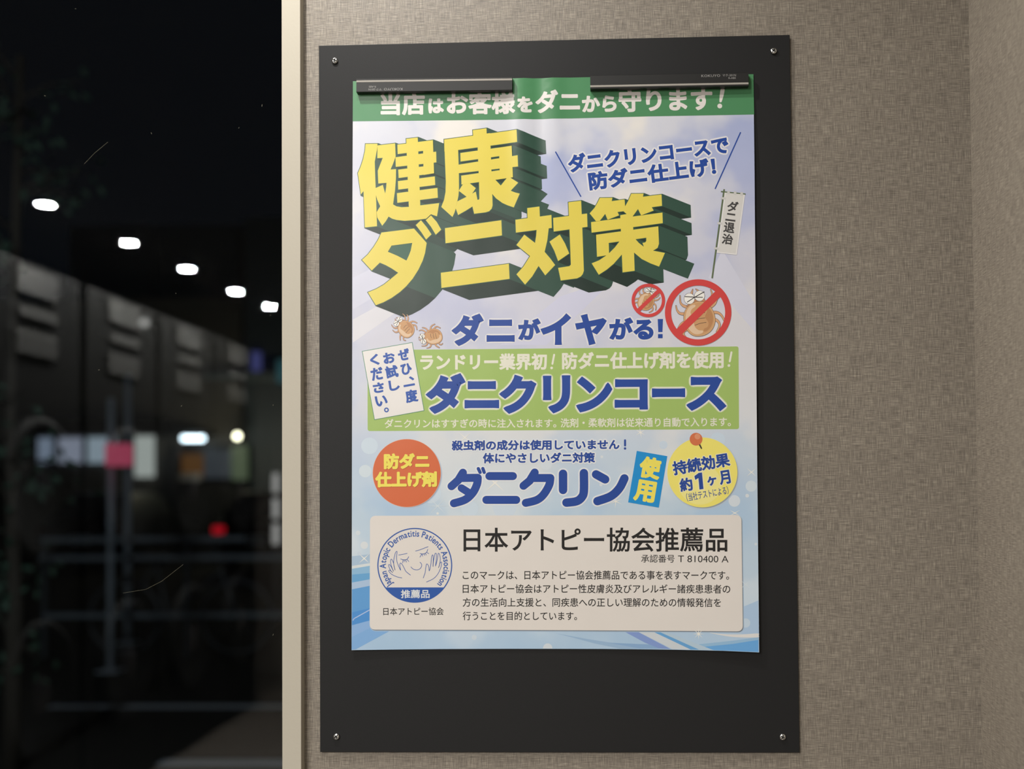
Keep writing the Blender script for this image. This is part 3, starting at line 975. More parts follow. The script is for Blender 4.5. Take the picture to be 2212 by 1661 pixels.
for s_, x0, x1, y0, h_, r_ in [('ダ', 921.2, 1004.3, 893.3, 86.3, 5.0), ('ニ', 1003.2, 1078.1, 881.8, 58.6, 5.0), ('ク', 1080, 1157.7, 893.3, 83.1, 5.0), ('リ', 1172.9, 1232.2, 892.1, 81.6, 5.0), ('ン', 1245.7, 1322.5, 890.3, 75.9, 5.0),
                               ('コ', 1327.6, 1399.6, 884.8, 65.8, 5.0), ('ー', 1408.3, 1480.2, 858, 19, 6.0), ('ス', 1484.3, 1567.3, 887.1, 73.1, 5.0)]:
    T(pr, s_, x0, y0, x1, y0 - (x1 - x0) * .004, h_, r_, .12, NAVY, False, BH(.12))
T(pr, 'ダニクリンはすすぎの時に注入されます。', 830.7, 924.8, 1201.7, 923.6, 19.6, .35, .1, (212, 208, 192))
T(pr, '洗剤・柔軟剤は従来通り自動で入ります。', 1210.9, 923.4, 1578.5, 921.2, 20.2, .35, .1, (212, 208, 192))
pr.build()

# -- tilted white try-it label
pr = Print('tilted_label', 'tilted white label with vertical blue lettering')
be = cro(740, 660, 4.608)
q = be([(195, 455), (692, 367), (810, 1045), (317, 1135)])
pr.poly(offset_poly(q, .7), .14, (76, 128, 100))
pr.poly(offset_poly(q, -.6), .15, (214, 208, 204))
for ch, x0, y0, x1, y1 in [('ぜ', 545, 425, 670, 550), ('ひ', 575, 570, 692, 692), ('、', 660, 700, 712, 747), ('一', 600, 772, 725, 812), ('度', 617, 830, 752, 968), ('お', 398, 460, 525, 580), ('試', 420, 590, 557, 725),
                           ('し', 455, 735, 570, 850), ('く', 268, 478, 365, 600), ('だ', 275, 610, 408, 748), ('さ', 298, 760, 418, 872), ('い', 320, 890, 450, 1005), ('。', 410, 1012, 462, 1065)]:
    c0 = be([((x0 + x1) / 2, (y0 + y1) / 2)])[0]
    kw = .92
    w_, h_ = (x1 - x0) / 4.608 * kw, (y1 - y0) / 4.608 * kw
    if ch == '一': h_ = 4.6
    TC(pr, ch, c0[0], c0[1], w_, h_, -10, 1.25 if ch not in '。' else .6, .18, (44, 80, 156))
pr.build()

# -- round badges, blue tag, product line
def soft(pr, pts, dx, dy, z, cols):
    for i, (g_, c_) in enumerate(cols):
        pr.poly(offset_poly([(x + dx, y + dy) for x, y in pts], g_), z + .007 * i, c_)
pr = Print('orange_badge', 'orange round badge with yellow lettering')
cb_ = (878.5, 1021.8)
soft(pr, ellp(cb_, 73.1, 73.1, 0, 64), 2.4, 2.4, .05, [(1.2, (172, 184, 200)), (-.8, (140, 148, 164))])
pr.ell(cb_, 73.8, 73.8, .065, (206, 170, 150), n=72)
pr.ell(cb_, 73.1, 73.1, .072, (196, 98, 60), n=72)
YB = (228, 205, 88)
for dx, dz, c_ in ((1.0, .082, (160, 76, 46)), (0, .125, YB)):
    T(pr, '防ダニ', 829 + dx, 1013.6 + dx, 927.4 + dx, 1013 + dx, 34.4, 1.9, dz, c_)
    T(pr, '仕上げ剤', 810.5 + dx, 1053 + dx, 943.8 + dx, 1052 + dx, 34.4, 1.9, dz, c_)
pr.build()
pr = Print('product_lettering', 'thick rounded blue lettering with white glow')
NV2 = (33, 65, 138)
G2 = lambda z: [(1.7, (212, 210, 208), z - .035), (3.2, (197, 202, 209), z - .065)]
T(pr, '殺虫剤の成分は使用していません', 975.5, 973.4, 1338.2, 971, 22.4, .95, .13, NV2, True, G2(.13))
pr.outline([(1350.2, 951), (1350.2, 962)], 2.2, .13, NV2, closed=False); pr.ell((1350.2, 968.6), 2.6, 2.6, .13, NV2)
T(pr, '体にやさしいダニ対策', 1042.7, 1001, 1285.4, 999.6, 23, .95, .13, NV2, True, G2(.13))
bg, bf = cro(740, 920, 4.608), cro(1180, 740, 4.371)
STK = [(bg([(1197, 465), (1150, 540), (1083, 600)]), 8.7), (bg([(1180, 518), (1345, 516)]), 8.7), (bg([(1345, 516), (1337, 580), (1295, 665), (1220, 733), (1107, 770)]), 8.7), (bg([(1182, 618), (1268, 672)]), 8.2), (bg([(1350, 425), (1368, 462)]), 3.6), (bg([(1395, 424), (1409, 462)]), 3.6),
       (bg([(1460, 499), (1695, 499)]), 8.7), (bg([(1430, 736), (1728, 736)]), 8.7), (bg([(1912, 463), (1862, 545), (1800, 596)]), 8.7), (bg([(1895, 518), (2068, 518)]), 8.7), (bg([(2068, 518), (2055, 590), (1998, 685), (1930, 738), (1823, 766)]), 8.7),
       (bf([(158, 1238), (158, 1391)]), 9.2), (bf([(355, 1232), (355, 1400), (335, 1460), (285, 1498), (190, 1511)]), 9.2), (bf([(470, 1244), (556, 1291)]), 9.2), (bf([(738, 1282), (690, 1375), (610, 1450), (483, 1497)]), 9.2)]
for si, (pts, r_) in enumerate(STK):
    sp = smooth_pts(pts, False, 5) if len(pts) > 3 else pts
    # keep the sharp bar corners
    pr.outline(sp, r_, .16 + si * .003, NV2, closed=False)
    pr.outline(sp, r_ + 1.8, .11 + si * .003, (214, 212, 210), closed=False)
    pr.outline(sp, r_ + 3.4, .06 + si * .003, (200, 205, 212), closed=False)
pr.build()
pr = Print('blue_tag', 'tilted cyan tag with two yellow characters')
pr.poly(bf([(855, 1022), (1143, 1072), (1063, 1558), (773, 1508)]), .15, (26, 130, 190))
for ch, x, y in (('使', 980, 1182), ('用', 933, 1402)):
    c0 = bf([(x, y)])[0]
    TC(pr, ch, c0[0], c0[1], 46, 47, 9.5, 2.3, .18, YB)
pr.build()
pr = Print('yellow_badge', 'yellow round badge with printed red pin')
cy_ = (1517, 1020.4)
soft(pr, ellp(cy_, 75.5, 75.5, 0, 64), 2.6, 3.0, .05, [(1.6, (170, 182, 198)), (-.8, (138, 146, 152))])
pr.ell(cy_, 75.5, 75.5, .07, (229, 207, 104), n=72)
pr.ell((1512, 1046), 46, 44, .074, (224, 210, 130), n=60)
BHY = lambda z: [(1.6, (220, 212, 176), z - .03)]
T(pr, '持続効果', 1455.7, 1027.6, 1578.2, 1007, 31, 1.15, .12, NV2, True, BHY(.12))
for ch, x, y, w_, h_ in (('約', 1320, 1340, 122, 128), ('ヶ', 1563, 1306, 88, 88), ('月', 1683, 1272, 104, 132)):
    c0 = bf([(x, y)])[0]
    TC(pr, ch, c0[0], c0[1], w_ / 4.371, h_ / 4.371, -9.4, 1.15 if ch != '1' else 1.9, .12, NV2, True, BHY(.12))
one = bf([(1400, 1262), (1440, 1232), (1468, 1228), (1482, 1380), (1448, 1385), (1438, 1275), (1408, 1293)])
for g_, z_, c_ in ((2.4, .105, (220, 212, 176)), (.5, .13, NV2)):
    pr.poly(offset_poly(one, g_), z_, c_)
T(pr, '（当社テストによる）', 1484.3, 1083.6, 1574.6, 1067, 18, .12, .12, NV2)
pr.poly(bf([(1438, 962), (1452, 955), (1472, 998), (1463, 1008)]), .13, (52, 48, 42))
ph = bf([(1414, 912)])[0]
pr.ell(ph, 13.8, 13.8, .15, (194, 104, 66)); pr.ell(bf([(1427, 887)])[0], 6.2, 6.2, .16, (204, 134, 98))
pr.build()

# -- approval card
pr = Print('approval_card', 'pale rounded card with black paragraph lettering')
cardp = rrect(799.2, 1114.1, 1601, 1112.2, 1604, 1363.2, 798.8, 1360, 13)
soft(pr, cardp, 1.4, 1.7, .05, [(1.6, (158, 176, 194)), (.3, (126, 140, 156)), (-.6, (92, 98, 106))])
pr.poly(cardp, .066, (208, 200, 193))
BLK = (32, 30, 30)
T(pr, '日本アトピー協会推薦品', 1001, 1191.9, 1570.8, 1191.6, 52, .85, .09, BLK, False)
T(pr, '承認番号', 1385, 1215.2, 1457.2, 1215.2, 17.2, .1, .09, BLK)
T(pr, 'T 810400 A', 1464.5, 1214.3, 1573.4, 1214.8, 14.6, .02, .09, BLK)
for s_, x1, y0, h_ in [('このマークは、日本アトピー協会推薦品である事を表すマークです。', 1574.4, 1252, 19.6), ('日本アトピー協会はアトピー性皮膚炎及びアレルギー諸疾患患者の', 1577, 1281.4, 19.4),
                       ('方の生活向上支援と、同疾患への正しい理解のための情報発信を', 1557, 1310.8, 19.2), ('行うことを目的としています。', 1246.4, 1340, 19)]:
    T(pr, s_, 999.2, y0, x1, y0 + .2, h_, .18, .09, BLK)
T(pr, '日本アトピー協会', 827.9, 1329, 958.2, 1328.8, 16.6, .15, .09, BLK)
pr.build()
pr = Print('association_emblem', 'round blue emblem of a face held by two hands')
EB = (44, 82, 152)
em = cro(810, 1135, 9.491)
ec = (895.9, 1221.2)
pr.ring(ec, 78.3, 80.8, .09, EB, 96)
a0 = math.asin((1268.8 - ec[1]) / 79.5)
pr.poly([(ec[0] + 79.6 * math.cos(a0 + (PI - 2 * a0) * k / 40), ec[1] + 79.6 * math.sin(a0 + (PI - 2 * a0) * k / 40)) for k in range(41)], .098, EB)
for l_ in [[(485, 605), (570, 592), (657, 572)], [(830, 525), (920, 500), (1010, 465), (1087, 435)], [(525, 688), (580, 703), (640, 700), (675, 670), (690, 640)], [(575, 703), (565, 768)], [(600, 705), (597, 745)], [(620, 702), (643, 752)], [(650, 695), (692, 737)],
           [(920, 575), (975, 585), (1030, 570), (1065, 535), (1080, 490)], [(960, 585), (920, 650)], [(965, 590), (975, 630)], [(1000, 582), (1018, 612)], [(1030, 570), (1050, 605)], [(1060, 555), (1100, 577)],
           [(920, 755), (950, 785), (955, 830), (930, 880), (880, 908), (830, 910), (775, 890), (735, 850)],
           [(550, 1077), (440, 1050), (340, 1000), (290, 950), (282, 925), (305, 920), (365, 968), (320, 925), (282, 835), (285, 800), (310, 815), (350, 880), (380, 943), (335, 830), (320, 740), (330, 692), (352, 708), (378, 770), (395, 850), (410, 917), (382, 780), (390, 680), (415, 570), (440, 532), (453, 548),
            (440, 650), (450, 740), (490, 850), (527, 920), (508, 830), (516, 775), (538, 778), (575, 830), (625, 930), (670, 975), (727, 1018)],
           [(988, 1077), (1025, 970), (1045, 830), (1060, 790), (1085, 810), (1105, 860), (1110, 935), (1140, 830), (1155, 670), (1175, 605), (1190, 630), (1192, 740), (1187, 845), (1200, 720), (1225, 590), (1245, 570), (1258, 600), (1252, 720), (1238, 840), (1275, 700), (1290, 590), (1305, 570), (1325, 610),
            (1337, 690), (1325, 790), (1300, 868), (1330, 780), (1355, 750), (1366, 780), (1345, 870), (1290, 990), (1200, 1090), (1055, 1160)]]:
    pr.outline(smooth_pts(em(l_), False, 3), .62, .09, EB, closed=False)
txt = 'Japan Atopic Dermatitis Patients Association'
AW = {}
for ch in set(txt):
    if ch != ' ':
        g_ = glyphs(ch, 2); AW[ch] = g_[4] - g_[3] + .10
    else: AW[ch] = .30
tot = sum(AW[c_] for c_ in txt)
hcap = glyphs('J', 2)[6]
pos, A0, A1 = 0.0, -131.0, 130.0
for ch in txt:
    if ch != ' ':
        g_ = glyphs(ch, 2)
        mid = math.radians(A0 + (A1 - A0) * (pos + AW[ch] / 2) / tot)
        wch = (g_[4] - g_[3]) / tot * math.radians(A1 - A0) * 66
        hch = (g_[6] - g_[5]) / hcap * 13.2
        base_ = 62.4 + g_[5] / hcap * 13.2
        ct = (ec[0] + math.sin(mid) * (base_ + hch / 2), ec[1] - math.cos(mid) * (base_ + hch / 2))
        TC(pr, ch, ct[0], ct[1], wch + .5, hch + .5, math.degrees(mid), .34, .09, EB)
    pos += AW[ch]
T(pr, '推薦品', 865.9, 1292.2, 927.9, 1292, 18.4, .4, .125, (206, 206, 206))
pr.build()

# ------------------------------------------------------------------ magnet bars
M_MB = speckle('black_abs', (0.011, 0.0108, 0.0105, 1), 0.42, 0.15, 1500, 0.0001)
M_SIL = mat('brushed_strip', (0.36, 0.335, 0.30, 1), 0.5, .3)
M_LET = mat('grey_lettering', (0.32, 0.31, 0.30, 1), 0.6)
def text_mesh(body, x0, z0, w_, h_, y, parent, name, bold=0.0):
    vs, fs, loops, ax, bx, ay, by = glyphs(body, 2)
    bm = bmesh.new()
    V = [bm.verts.new((x0 + (x - ax) / (bx - ax) * w_, y, z0 + (z - ay) / (by - ay) * h_)) for x, z in vs]
    for f in fs:
        try: bm.faces.new([V[i] for i in f])
        except ValueError: pass
    return obj(name, bm, M_LET, parent)
def magnet(label, loc, turn):
    t = thing('magnet_bar', label, 'magnet bar', loc, 'long black magnet bars pinning the poster top')
    t.rotation_euler = (0, turn, 0)
    LN, HT, D = 0.1985, 0.0172, 0.0085
    # cross-section: face with a shallow step, lower bevel below the silver strip
    bm = bmesh.new()
    prof = [(0, HT / 2), (-D * .93, HT / 2), (-D, HT / 2 - .0006), (-D, -HT / 2 + .0048), (-D + .0008, -HT / 2 + .0045), (-D + .0008, -HT / 2 + .0022), (-D, -HT / 2 + .0019),
            (-D, -HT / 2 + .0004), (-D * .95, -HT / 2), (0, -HT / 2)]
    A = [bm.verts.new((-LN / 2, y, z)) for y, z in prof]
    B = [bm.verts.new((LN / 2, y, z)) for y, z in prof]
    n = len(prof)
    for i in range(n):
        bm.faces.new((A[i], A[(i + 1) % n], B[(i + 1) % n], B[i]))
    bm.faces.new(A[::-1]); bm.faces.new(B)
    bmesh.ops.recalc_face_normals(bm, faces=bm.faces[:])
    obj('bar_body', bm, M_MB, t)
    bm = bmesh.new()
    box(bm, -LN / 2, LN / 2, -D - .0001, -D + .0009, -HT / 2 + .0021, -HT / 2 + .0046, bev=.0003)
    st = obj('silver_strip', bm, M_SIL, t)
    st['label'] = 'thin silver strip along the bar'
    text_mesh('KOKUYO', .0403, HT / 2 - .0049, .0236, .0031, -D - .00005, t, 'lettering')
    text_mesh('マク-201N', .0668, HT / 2 - .0046, .0168, .0030, -D - .00005, t, 'lettering')
    text_mesh('R-ABS', .0743, HT / 2 - .0079, .0090, .0024, -D - .00005, t, 'lettering')
    return t
magnet('black magnet bar with silver strip low, over the poster top beside the exclamation mark', (0.1470, -0.00545, 1.9572), math.radians(0.15))
magnet('upside-down black magnet bar with silver strip uppermost, over the poster corner nearest the window', (-0.1502, -0.00545, 1.9588), math.radians(180.5))

# ------------------------------------------------------------------ ceiling downlights (seen mirrored in the pane)
M_RING = mat('downlight_ring', (0.5, 0.49, 0.47, 1), 0.4)
M_LENS = mat('downlight_lens', (0.9, 0.9, 0.88, 1), 0.4, emit=(1, .96, .9, 1), estr=30)
proto = None
names = ['round ceiling downlight above the notice board, closest to the window glass', 'round ceiling downlight above the notice board, closer to the corner',
         'lone round ceiling downlight in the middle of the room', 'round ceiling downlight behind the lone middle one', 'round ceiling downlight by the far wall',
         'reflected white downlight, highest of five in the dark pane', 'reflected white downlight, second highest of five in the pane', 'reflected white downlight, third of five in the pane',
         'reflected white downlight, fourth of five in the pane', 'reflected white downlight, lowest of five, beside the cream jamb']
for i, (x, y, p) in enumerate(LAMPS):
    t = thing('ceiling_downlight', names[i], 'ceiling light', (x, y, CEIL), 'round ceiling downlights')
    if proto is None:
        bm = lathe(bmesh.new(), [(.034, 0), (.048, 0), (.048, -.004), (.044, -.006), (.036, -.006), (.034, -.003)], 32)
        a = obj('trim_ring', bm, M_RING, t, True)
        bm = lathe(bmesh.new(), [(.0335, 0), (.0335, -.002), (.01, -.0022)], 32)
        b = obj('lens', bm, M_LENS, t)
        proto = (a, b)
    else:
        for q in proto:
            c = q.copy(); COL.objects.link(c); c.parent = t

# ------------------------------------------------------------------ stacked dryers along the left of the room (seen mirrored)
M_DRY = mat('dryer_steel', (0.0065, 0.0062, 0.006, 1), 0.8, .1)
M_DPAN = mat('dryer_panel', (0.072, 0.070, 0.067, 1), 0.6, .2)
M_DDOOR = mat('dryer_door', (0.03, 0.03, 0.035, 1), 0.15)
M_DRING = mat('dryer_ring', (0.010, 0.010, 0.010, 1), 0.7, .1)
dry = None
for i in range(4):
    yc = -3.10 - .86 * i
    lab = ['dryer cabinet nearest the window, mirrored with three pale panels', 'second dryer cabinet from the window, mirrored with two pale panels',
           'third dryer cabinet from the window, mirrored faintly behind the poles', 'dryer cabinet farthest from the window, barely mirrored'][i]
    t = thing('dryer_cabinet', lab, 'dryer', (-2.27, yc, 0), 'tall dryer cabinets along the wall')
    if dry is None:
        parts = []
        parts.append(obj('cabinet_body', newbox(-.66, 0, -.40, .40, .0, 2.38, bev=.01), M_DRY, t))
        parts.append(obj('control_panel', newbox(0, .012, -.17, .17, 2.245, 2.36, bev=.004), M_DPAN, t))
        parts.append(obj('label_plate', newbox(0, .010, -.17, .15, 2.15, 2.195, bev=.003), M_DPAN, t))
        parts.append(obj('notice_plate', newbox(0, .010, -.17, .17, 2.00, 2.10, bev=.003), M_DPAN, t))
        for zc in (1.45, .62):
            parts.append(obj('door_ring', lathe(bmesh.new(), [(.24, 0), (.30, 0), (.30, .03), (.27, .045), (.24, .03)], 36, 'x', (0, 0, zc)), M_DRING, t, True))
            parts.append(obj('door_glass', lathe(bmesh.new(), [(.24, .005), (.2, .02), (.02, .035)], 36, 'x', (0, 0, zc)), M_DDOOR, t, True))
        dry = parts
    else:
        for q in dry:
            c = q.copy(); COL.objects.link(c); c.parent = t

# ------------------------------------------------------------------ outside, at night
M_ASPH = speckle('asphalt', (0.022, 0.020, 0.017, 1), 0.9, 0.4, 60, .004, .2)
M_PAINT = mat('road_paint', (0.4, 0.42, 0.46, 1), 0.7)
M_GALV = mat('galvanised', (0.44, 0.48, 0.53, 1), 0.6)
M_RAIL = mat('weathered_rail', (0.22, 0.25, 0.28, 1), 0.6)
M_FAC = speckle('dark_facade', (0.16, 0.15, 0.14, 1), 0.9, 0.3, 6, .01)
M_FAC2 = mat('facade_shade', (0.06, 0.07, 0.085, 1), 0.6)
M_FRM = mat('shop_frame', (0.03, 0.03, 0.03, 1), 0.5)
GZ = -0.06
struct(obj('ground', newbox(-40, 12, .14, 60, GZ - .1, GZ), M_ASPH))
def emis(name, c, s):
    return mat(name, (0.02, 0.02, 0.02, 1), .5, emit=c, estr=s)

def panel(bm, x0, y0, x1, y1, Y, t=.08, bev=0):
    a, b = at(x0, y0, Y), at(x1, y1, Y)
    box(bm, min(a.x, b.x), max(a.x, b.x), Y, Y + t, min(a.z, b.z), max(a.z, b.z), bev=bev)
    return bm
for py, x0, x1, nm in [(1526, 110, 640, 'parking line nearer the window'), (1648, 345, 640, 'parking line closest to the window')]:
    d = MW.transposed() @ Vector(((300 - CX) / FPX, (py - CY) / FPX, 1)); k = (GZ - CAM.z) / d.z
    Y = CAM.y + d.y * k
    a, b = at(x0, py, Y), at(x1, py, Y)
    tag(obj('parking_line', newbox(a.x, b.x, Y - .06, Y + .06, GZ, GZ + .004), M_PAINT), 'faint pale painted ' + nm + ', on dark asphalt', 'road marking', 'painted parking lines outside')

# steel rail fence
YFN = 8.6
fz = thing('rail_fence', 'low grey rail fence outside, blurred behind the dark pane', 'fence', (at(330, 1330, YFN).x, YFN, GZ))
o0 = Vector(fz.location)
def local(bm):
    for v in bm.verts: v.co -= o0
    return bm
for py, x0, x1 in [(1166, 90, 530), (1206, 85, 700), (1330, 95, 700)]:
    a, b = at(x0, py, YFN), at(x1, py, YFN)
    obj('rail', local(newbox(a.x, b.x, YFN - .02, YFN + .02, a.z - .024, a.z + .024, bev=.008)), M_RAIL, fz)
for px in (92, 400, 690):
    a = at(px, 1170, YFN)
    obj('post', local(newbox(a.x - .02, a.x + .02, YFN + .02, YFN + .06, GZ, a.z, bev=.006)), mat('post_dark', (.08, .09, .1, 1), .5), fz)
for px, ytop, Y, lab in [(240, 866, 7.9, 'grey steel pole outside standing in front of the rail fence'), (277, 815, 9.6, 'taller grey steel pole outside, behind the rail fence')]:
    tp = at(px, ytop, Y)
    r_ = 7.4 / FPX * (Y + 1.43)
    t = thing('steel_pole', lab, 'pole', (tp.x, Y, GZ), 'grey steel poles outside')
    obj('shaft', tube(bmesh.new(), [(0, 0, 0), (0, 0, tp.z - GZ)], r_, 14), M_GALV, t, True)
    obj('base_plate', newbox(-.09, .09, -.09, .09, 0, .012), M_GALV, t)
    obj('cap', lathe(bmesh.new(), [(r_ * 1.02, tp.z - GZ), (r_ * .9, tp.z - GZ + .02), (.003, tp.z - GZ + .028)], 14), M_GALV, t, True)

# added lamp, unseen above the window, put in to brighten the poles outside
hl = thing('added_eaves_lamp', 'added unseen lamp above the shop window, brightening the poles outside', 'lamp', (-2.6, .22, 3.05))
obj('added_lamp_housing', newbox(-.15, .15, -.09, .09, 0, .05, bev=.01), M_FRM, hl)
obj('added_lamp_lens', newbox(-.13, .13, -.07, .07, -.006, 0), emis('added_eaves_glow', (.85, .93, 1, 1), 4), hl)
el = bpy.data.lights.new('added_eaves_beam', 'AREA'); el.shape = 'RECTANGLE'; el.size = .26; el.size_y = .14; el.energy = 75; el.color = (.82, .92, 1)
eo = bpy.data.objects.new('added_eaves_beam', el); eo.location = (-2.6, .24, 3.03); eo.rotation_euler = (math.radians(55), 0, math.radians(12)); COL.objects.link(eo)

# bicycle leaning behind the fence
M_BIKE = mat('bike_dark', (0.10, 0.10, 0.11, 1), .4)
bx = at(270, 1165, 8.95)
bk = thing('bicycle', 'dim bicycle parked behind the rail fence outside', 'bicycle', (bx.x, 8.95, GZ))
def wheel(cx):
    rg = bmesh.new()
    pts = [(cx + .33 * math.cos(2 * PI * k / 28), 0, .33 + .33 * math.sin(2 * PI * k / 28)) for k in range(29)]
    tube(rg, pts, .016, 8)
    for k in range(8):
        a = 2 * PI * k / 8
        tube(rg, [(cx, 0, .33), (cx + .32 * math.cos(a), 0, .33 + .32 * math.sin(a))], .003, 4)
    return rg
obj('wheel', wheel(0), M_BIKE, bk); obj('wheel', wheel(1.05), M_BIKE, bk)
fb = bmesh.new()
for a, b in [((0, 0, .33), (.28, 0, .82)), ((0, 0, .33), (.42, 0, .30)), ((.42, 0, .30), (.28, 0, .86)), ((.28, 0, .78), (.86, 0, .82)), ((.42, 0, .30), (.88, 0, .74)), ((1.05, 0, .33), (.84, 0, .95))]:
    tube(fb, [a, b], .015, 8)
obj('bike_frame', fb, M_BIKE, bk)
obj('saddle', newbox(.16, .40, -.06, .06, .86, .91, bev=.02), M_BIKE, bk)
obj('handlebar', tube(bmesh.new(), [(.72, -.26, 1.0), (.84, -.12, .98), (.84, .12, .98), (.72, .26, 1.0)], .012, 8), M_BIKE, bk)

# building across the street with lit shop front
YB_ = 25.0
fac = thing('shop_building', 'dark building across the street with lit shop windows', 'building', (at(300, 900, YB_).x, YB_, GZ))
o0 = Vector(fac.location)
obj('wall', local(panel(bmesh.new(), -420, 655, 519, 1200, YB_, 6)), M_FAC, fac)
obj('ledge', local(panel(bmesh.new(), 440, 806, 518, 818, YB_ - .2, .2)), mat('ledge_c', (.20, .25, .28, 1), .6), fac)
obj('upper_wall', local(panel(bmesh.new(), 150, 488, 330, 655, YB_ + .3, 5)), M_FAC2, fac)
obj('upper_wall', local(panel(bmesh.new(), 336, 488, 516, 655, YB_ + .3, 5)), M_FAC2, fac)
obj('fascia', local(panel(bmesh.new(), 70, 905, 350, 938, YB_ - .5, .5)), M_FRM, fac)
for x0, x1, y0, y1, c_, s_ in [(80, 114, 946, 1000, (.62, .75, 1, 1), .24), (124, 178, 946, 1000, (.72, .78, 1, 1), .27), (187, 250, 945, 1000, (.7, .85, 1, 1), .32)]:
    p_ = obj('shop_window', local(panel(bmesh.new(), x0, y0, x1, y1, YB_ - .12, .1)), emis('shop_glow_%d' % x0, c_, s_), fac)
    p_['label'] = 'blue-white lit shop window pane'
    for xa, xb, ya, yb in ((x0 - 3, x0, y0, y1), (x1, x1 + 3, y0, y1), (x0, x1, y1, y1 + 3)):
        obj('window_bar', local(panel(bmesh.new(), xa, ya, xb, yb, YB_ - .16, .08)), M_FRM, fac)
p_ = obj('shop_door', local(panel(bmesh.new(), 291, 942, 330, 1030, YB_ - .12, .1)), emis('door_glow', (.85, .9, .85, 1), .40), fac)
p_['label'] = 'tall pale lit doorway'
tag(obj('lit_sign', panel(bmesh.new(), 226, 958, 271, 1006, 7.70, .16, bev=.01), emis('pink_sign', (1, .14, .27, 1), .30)), 'blurred pinkish red lit sign fixed to the nearer grey pole', 'sign')
t = thing('tube_sign', 'white glowing tube sign over the orange panel', 'sign', at(417, 947, YB_ - .8))
o0 = Vector(t.location)
bm = bmesh.new(); a, b = at(394, 947, YB_ - .8), at(440, 947, YB_ - .8)
obj('lit_tube', local(tube(bm, [a, b], .055, 14)), emis('tube_glow', (.75, .9, 1, 1), 6.0), t)
obj('tube_housing', local(panel(bmesh.new(), 390, 930, 444, 941, YB_ - .75, .74)), M_FRM, t)
t = thing('globe_lamp', 'warm round globe lamp glowing across the street', 'lamp', at(512.5, 942, YB_ - 1))
o0 = Vector(t.location)
bm = bmesh.new(); bmesh.ops.create_uvsphere(bm, u_segments=20, v_segments=12, radius=.065)
obj('globe', bm, emis('globe_glow', (1, .93, .66, 1), 9.0), t, True)
obj('bracket', tube(bmesh.new(), [(0, 0, .055), (0, .3, .25), (0, .9, .25)], .025, 8), M_FRM, t)
pl = bpy.data.lights.new('globe_light', 'POINT'); pl.energy = 22; pl.color = (1, .9, .62); pl.shadow_soft_size = .15
po = bpy.data.objects.new('globe_light', pl); po.location = at(512.5, 960, YB_ - 1.6); COL.objects.link(po)
# kiosk bay under the lamp
kb = thing('kiosk_bay', 'dim kiosk bay with orange and grey panels under the globe lamp', 'kiosk', at(455, 1200, YB_ - .5))
o0 = Vector(kb.location)
obj('orange_panel', local(panel(bmesh.new(), 392, 980, 437, 1028, YB_ - .5, .2)), emis('orange_panel', (1, .42, .10, 1), .075), kb)
obj('grey_panel', local(panel(bmesh.new(), 440, 972, 497, 1032, YB_ - .5, .2)), emis('grey_panel', (.55, .65, .8, 1), .05), kb)
obj('green_pillar', local(panel(bmesh.new(), 500, 962, 529, 1036, YB_ - .55, .25)), emis('green_pillar', (.65, .85, .5, 1), .10), kb)
obj('counter', local(panel(bmesh.new(), 388, 1022, 420, 1038, YB_ - .9, .5)), mat('counter_grey', (.5, .5, .55, 1), .6), kb)
obj('kiosk_body', local(panel(bmesh.new(), 388, 960, 533, 1198, YB_ - .30, .26)), M_FRM, kb)
# dark tower to the right of the shops, a tall blue sign and three pale lit panels
tw = thing('corner_tower', 'dark blue-grey corner building close to the cream jamb', 'building', at(650, 1200, 25.2))
o0 = Vector(tw.location)
obj('tower_wall', local(panel(bmesh.new(), 529, 470, 760, 1195, 25.2, 4)), mat('tower', (.10, .125, .15, 1), .8), tw)
obj('ledge', local(panel(bmesh.new(), 529, 806, 760, 818, 24.8, .4)), mat('ledge_c', (.20, .25, .28, 1), .6), tw)
tag(obj('blue_sign', panel(bmesh.new(), 543, 760, 560, 800, 25.04, .155, bev=.01), emis('blue_sign', (.30, .32, 1, 1), .14)), 'narrow upright violet-blue lit sign on the corner building', 'sign')
tag(obj('teal_sign', panel(bmesh.new(), 598, 778, 625, 826, 24.68, .115, bev=.01), emis('teal_sign', (.15, .55, .65, 1), .10)), 'dim teal sign half hidden by the cream jamb', 'sign')
lpx = at(594.5, 1100, 11)
t = thing('light_post', 'slim dark post with three small pale lit panels beside the jamb', 'light post', (lpx.x, 11, GZ))
o0 = Vector(t.location)
obj('post', local(newbox(lpx.x - .03, lpx.x + .03, 11.04, 11.1, GZ, at(594, 1018, 11).z, bev=.006)), M_FRM, t)
for y0, y1 in [(1022, 1064), (1077, 1120), (1132, 1176)]:
    obj('lit_panel', local(panel(bmesh.new(), 588, y0, 601, y1, 11, .04, bev=.008)), emis('pale_panel', (1, .95, .92, 1), .30), t)
t = thing('white_lamp', 'small white globe lamp with dim glow high above the poles', 'lamp', at(312, 697, 24.2))
o0 = Vector(t.location)
bm = bmesh.new(); bmesh.ops.create_uvsphere(bm, u_segments=16, v_segments=10, radius=.085)
obj('globe', bm, emis('dim_globe', (1, .95, .9, 1), .55), t, True)
obj('lamp_arm', tube(bmesh.new(), [(0, 0, -.06), (0, .3, -.14), (0, .79, -.14)], .03, 6), M_FRM, t)

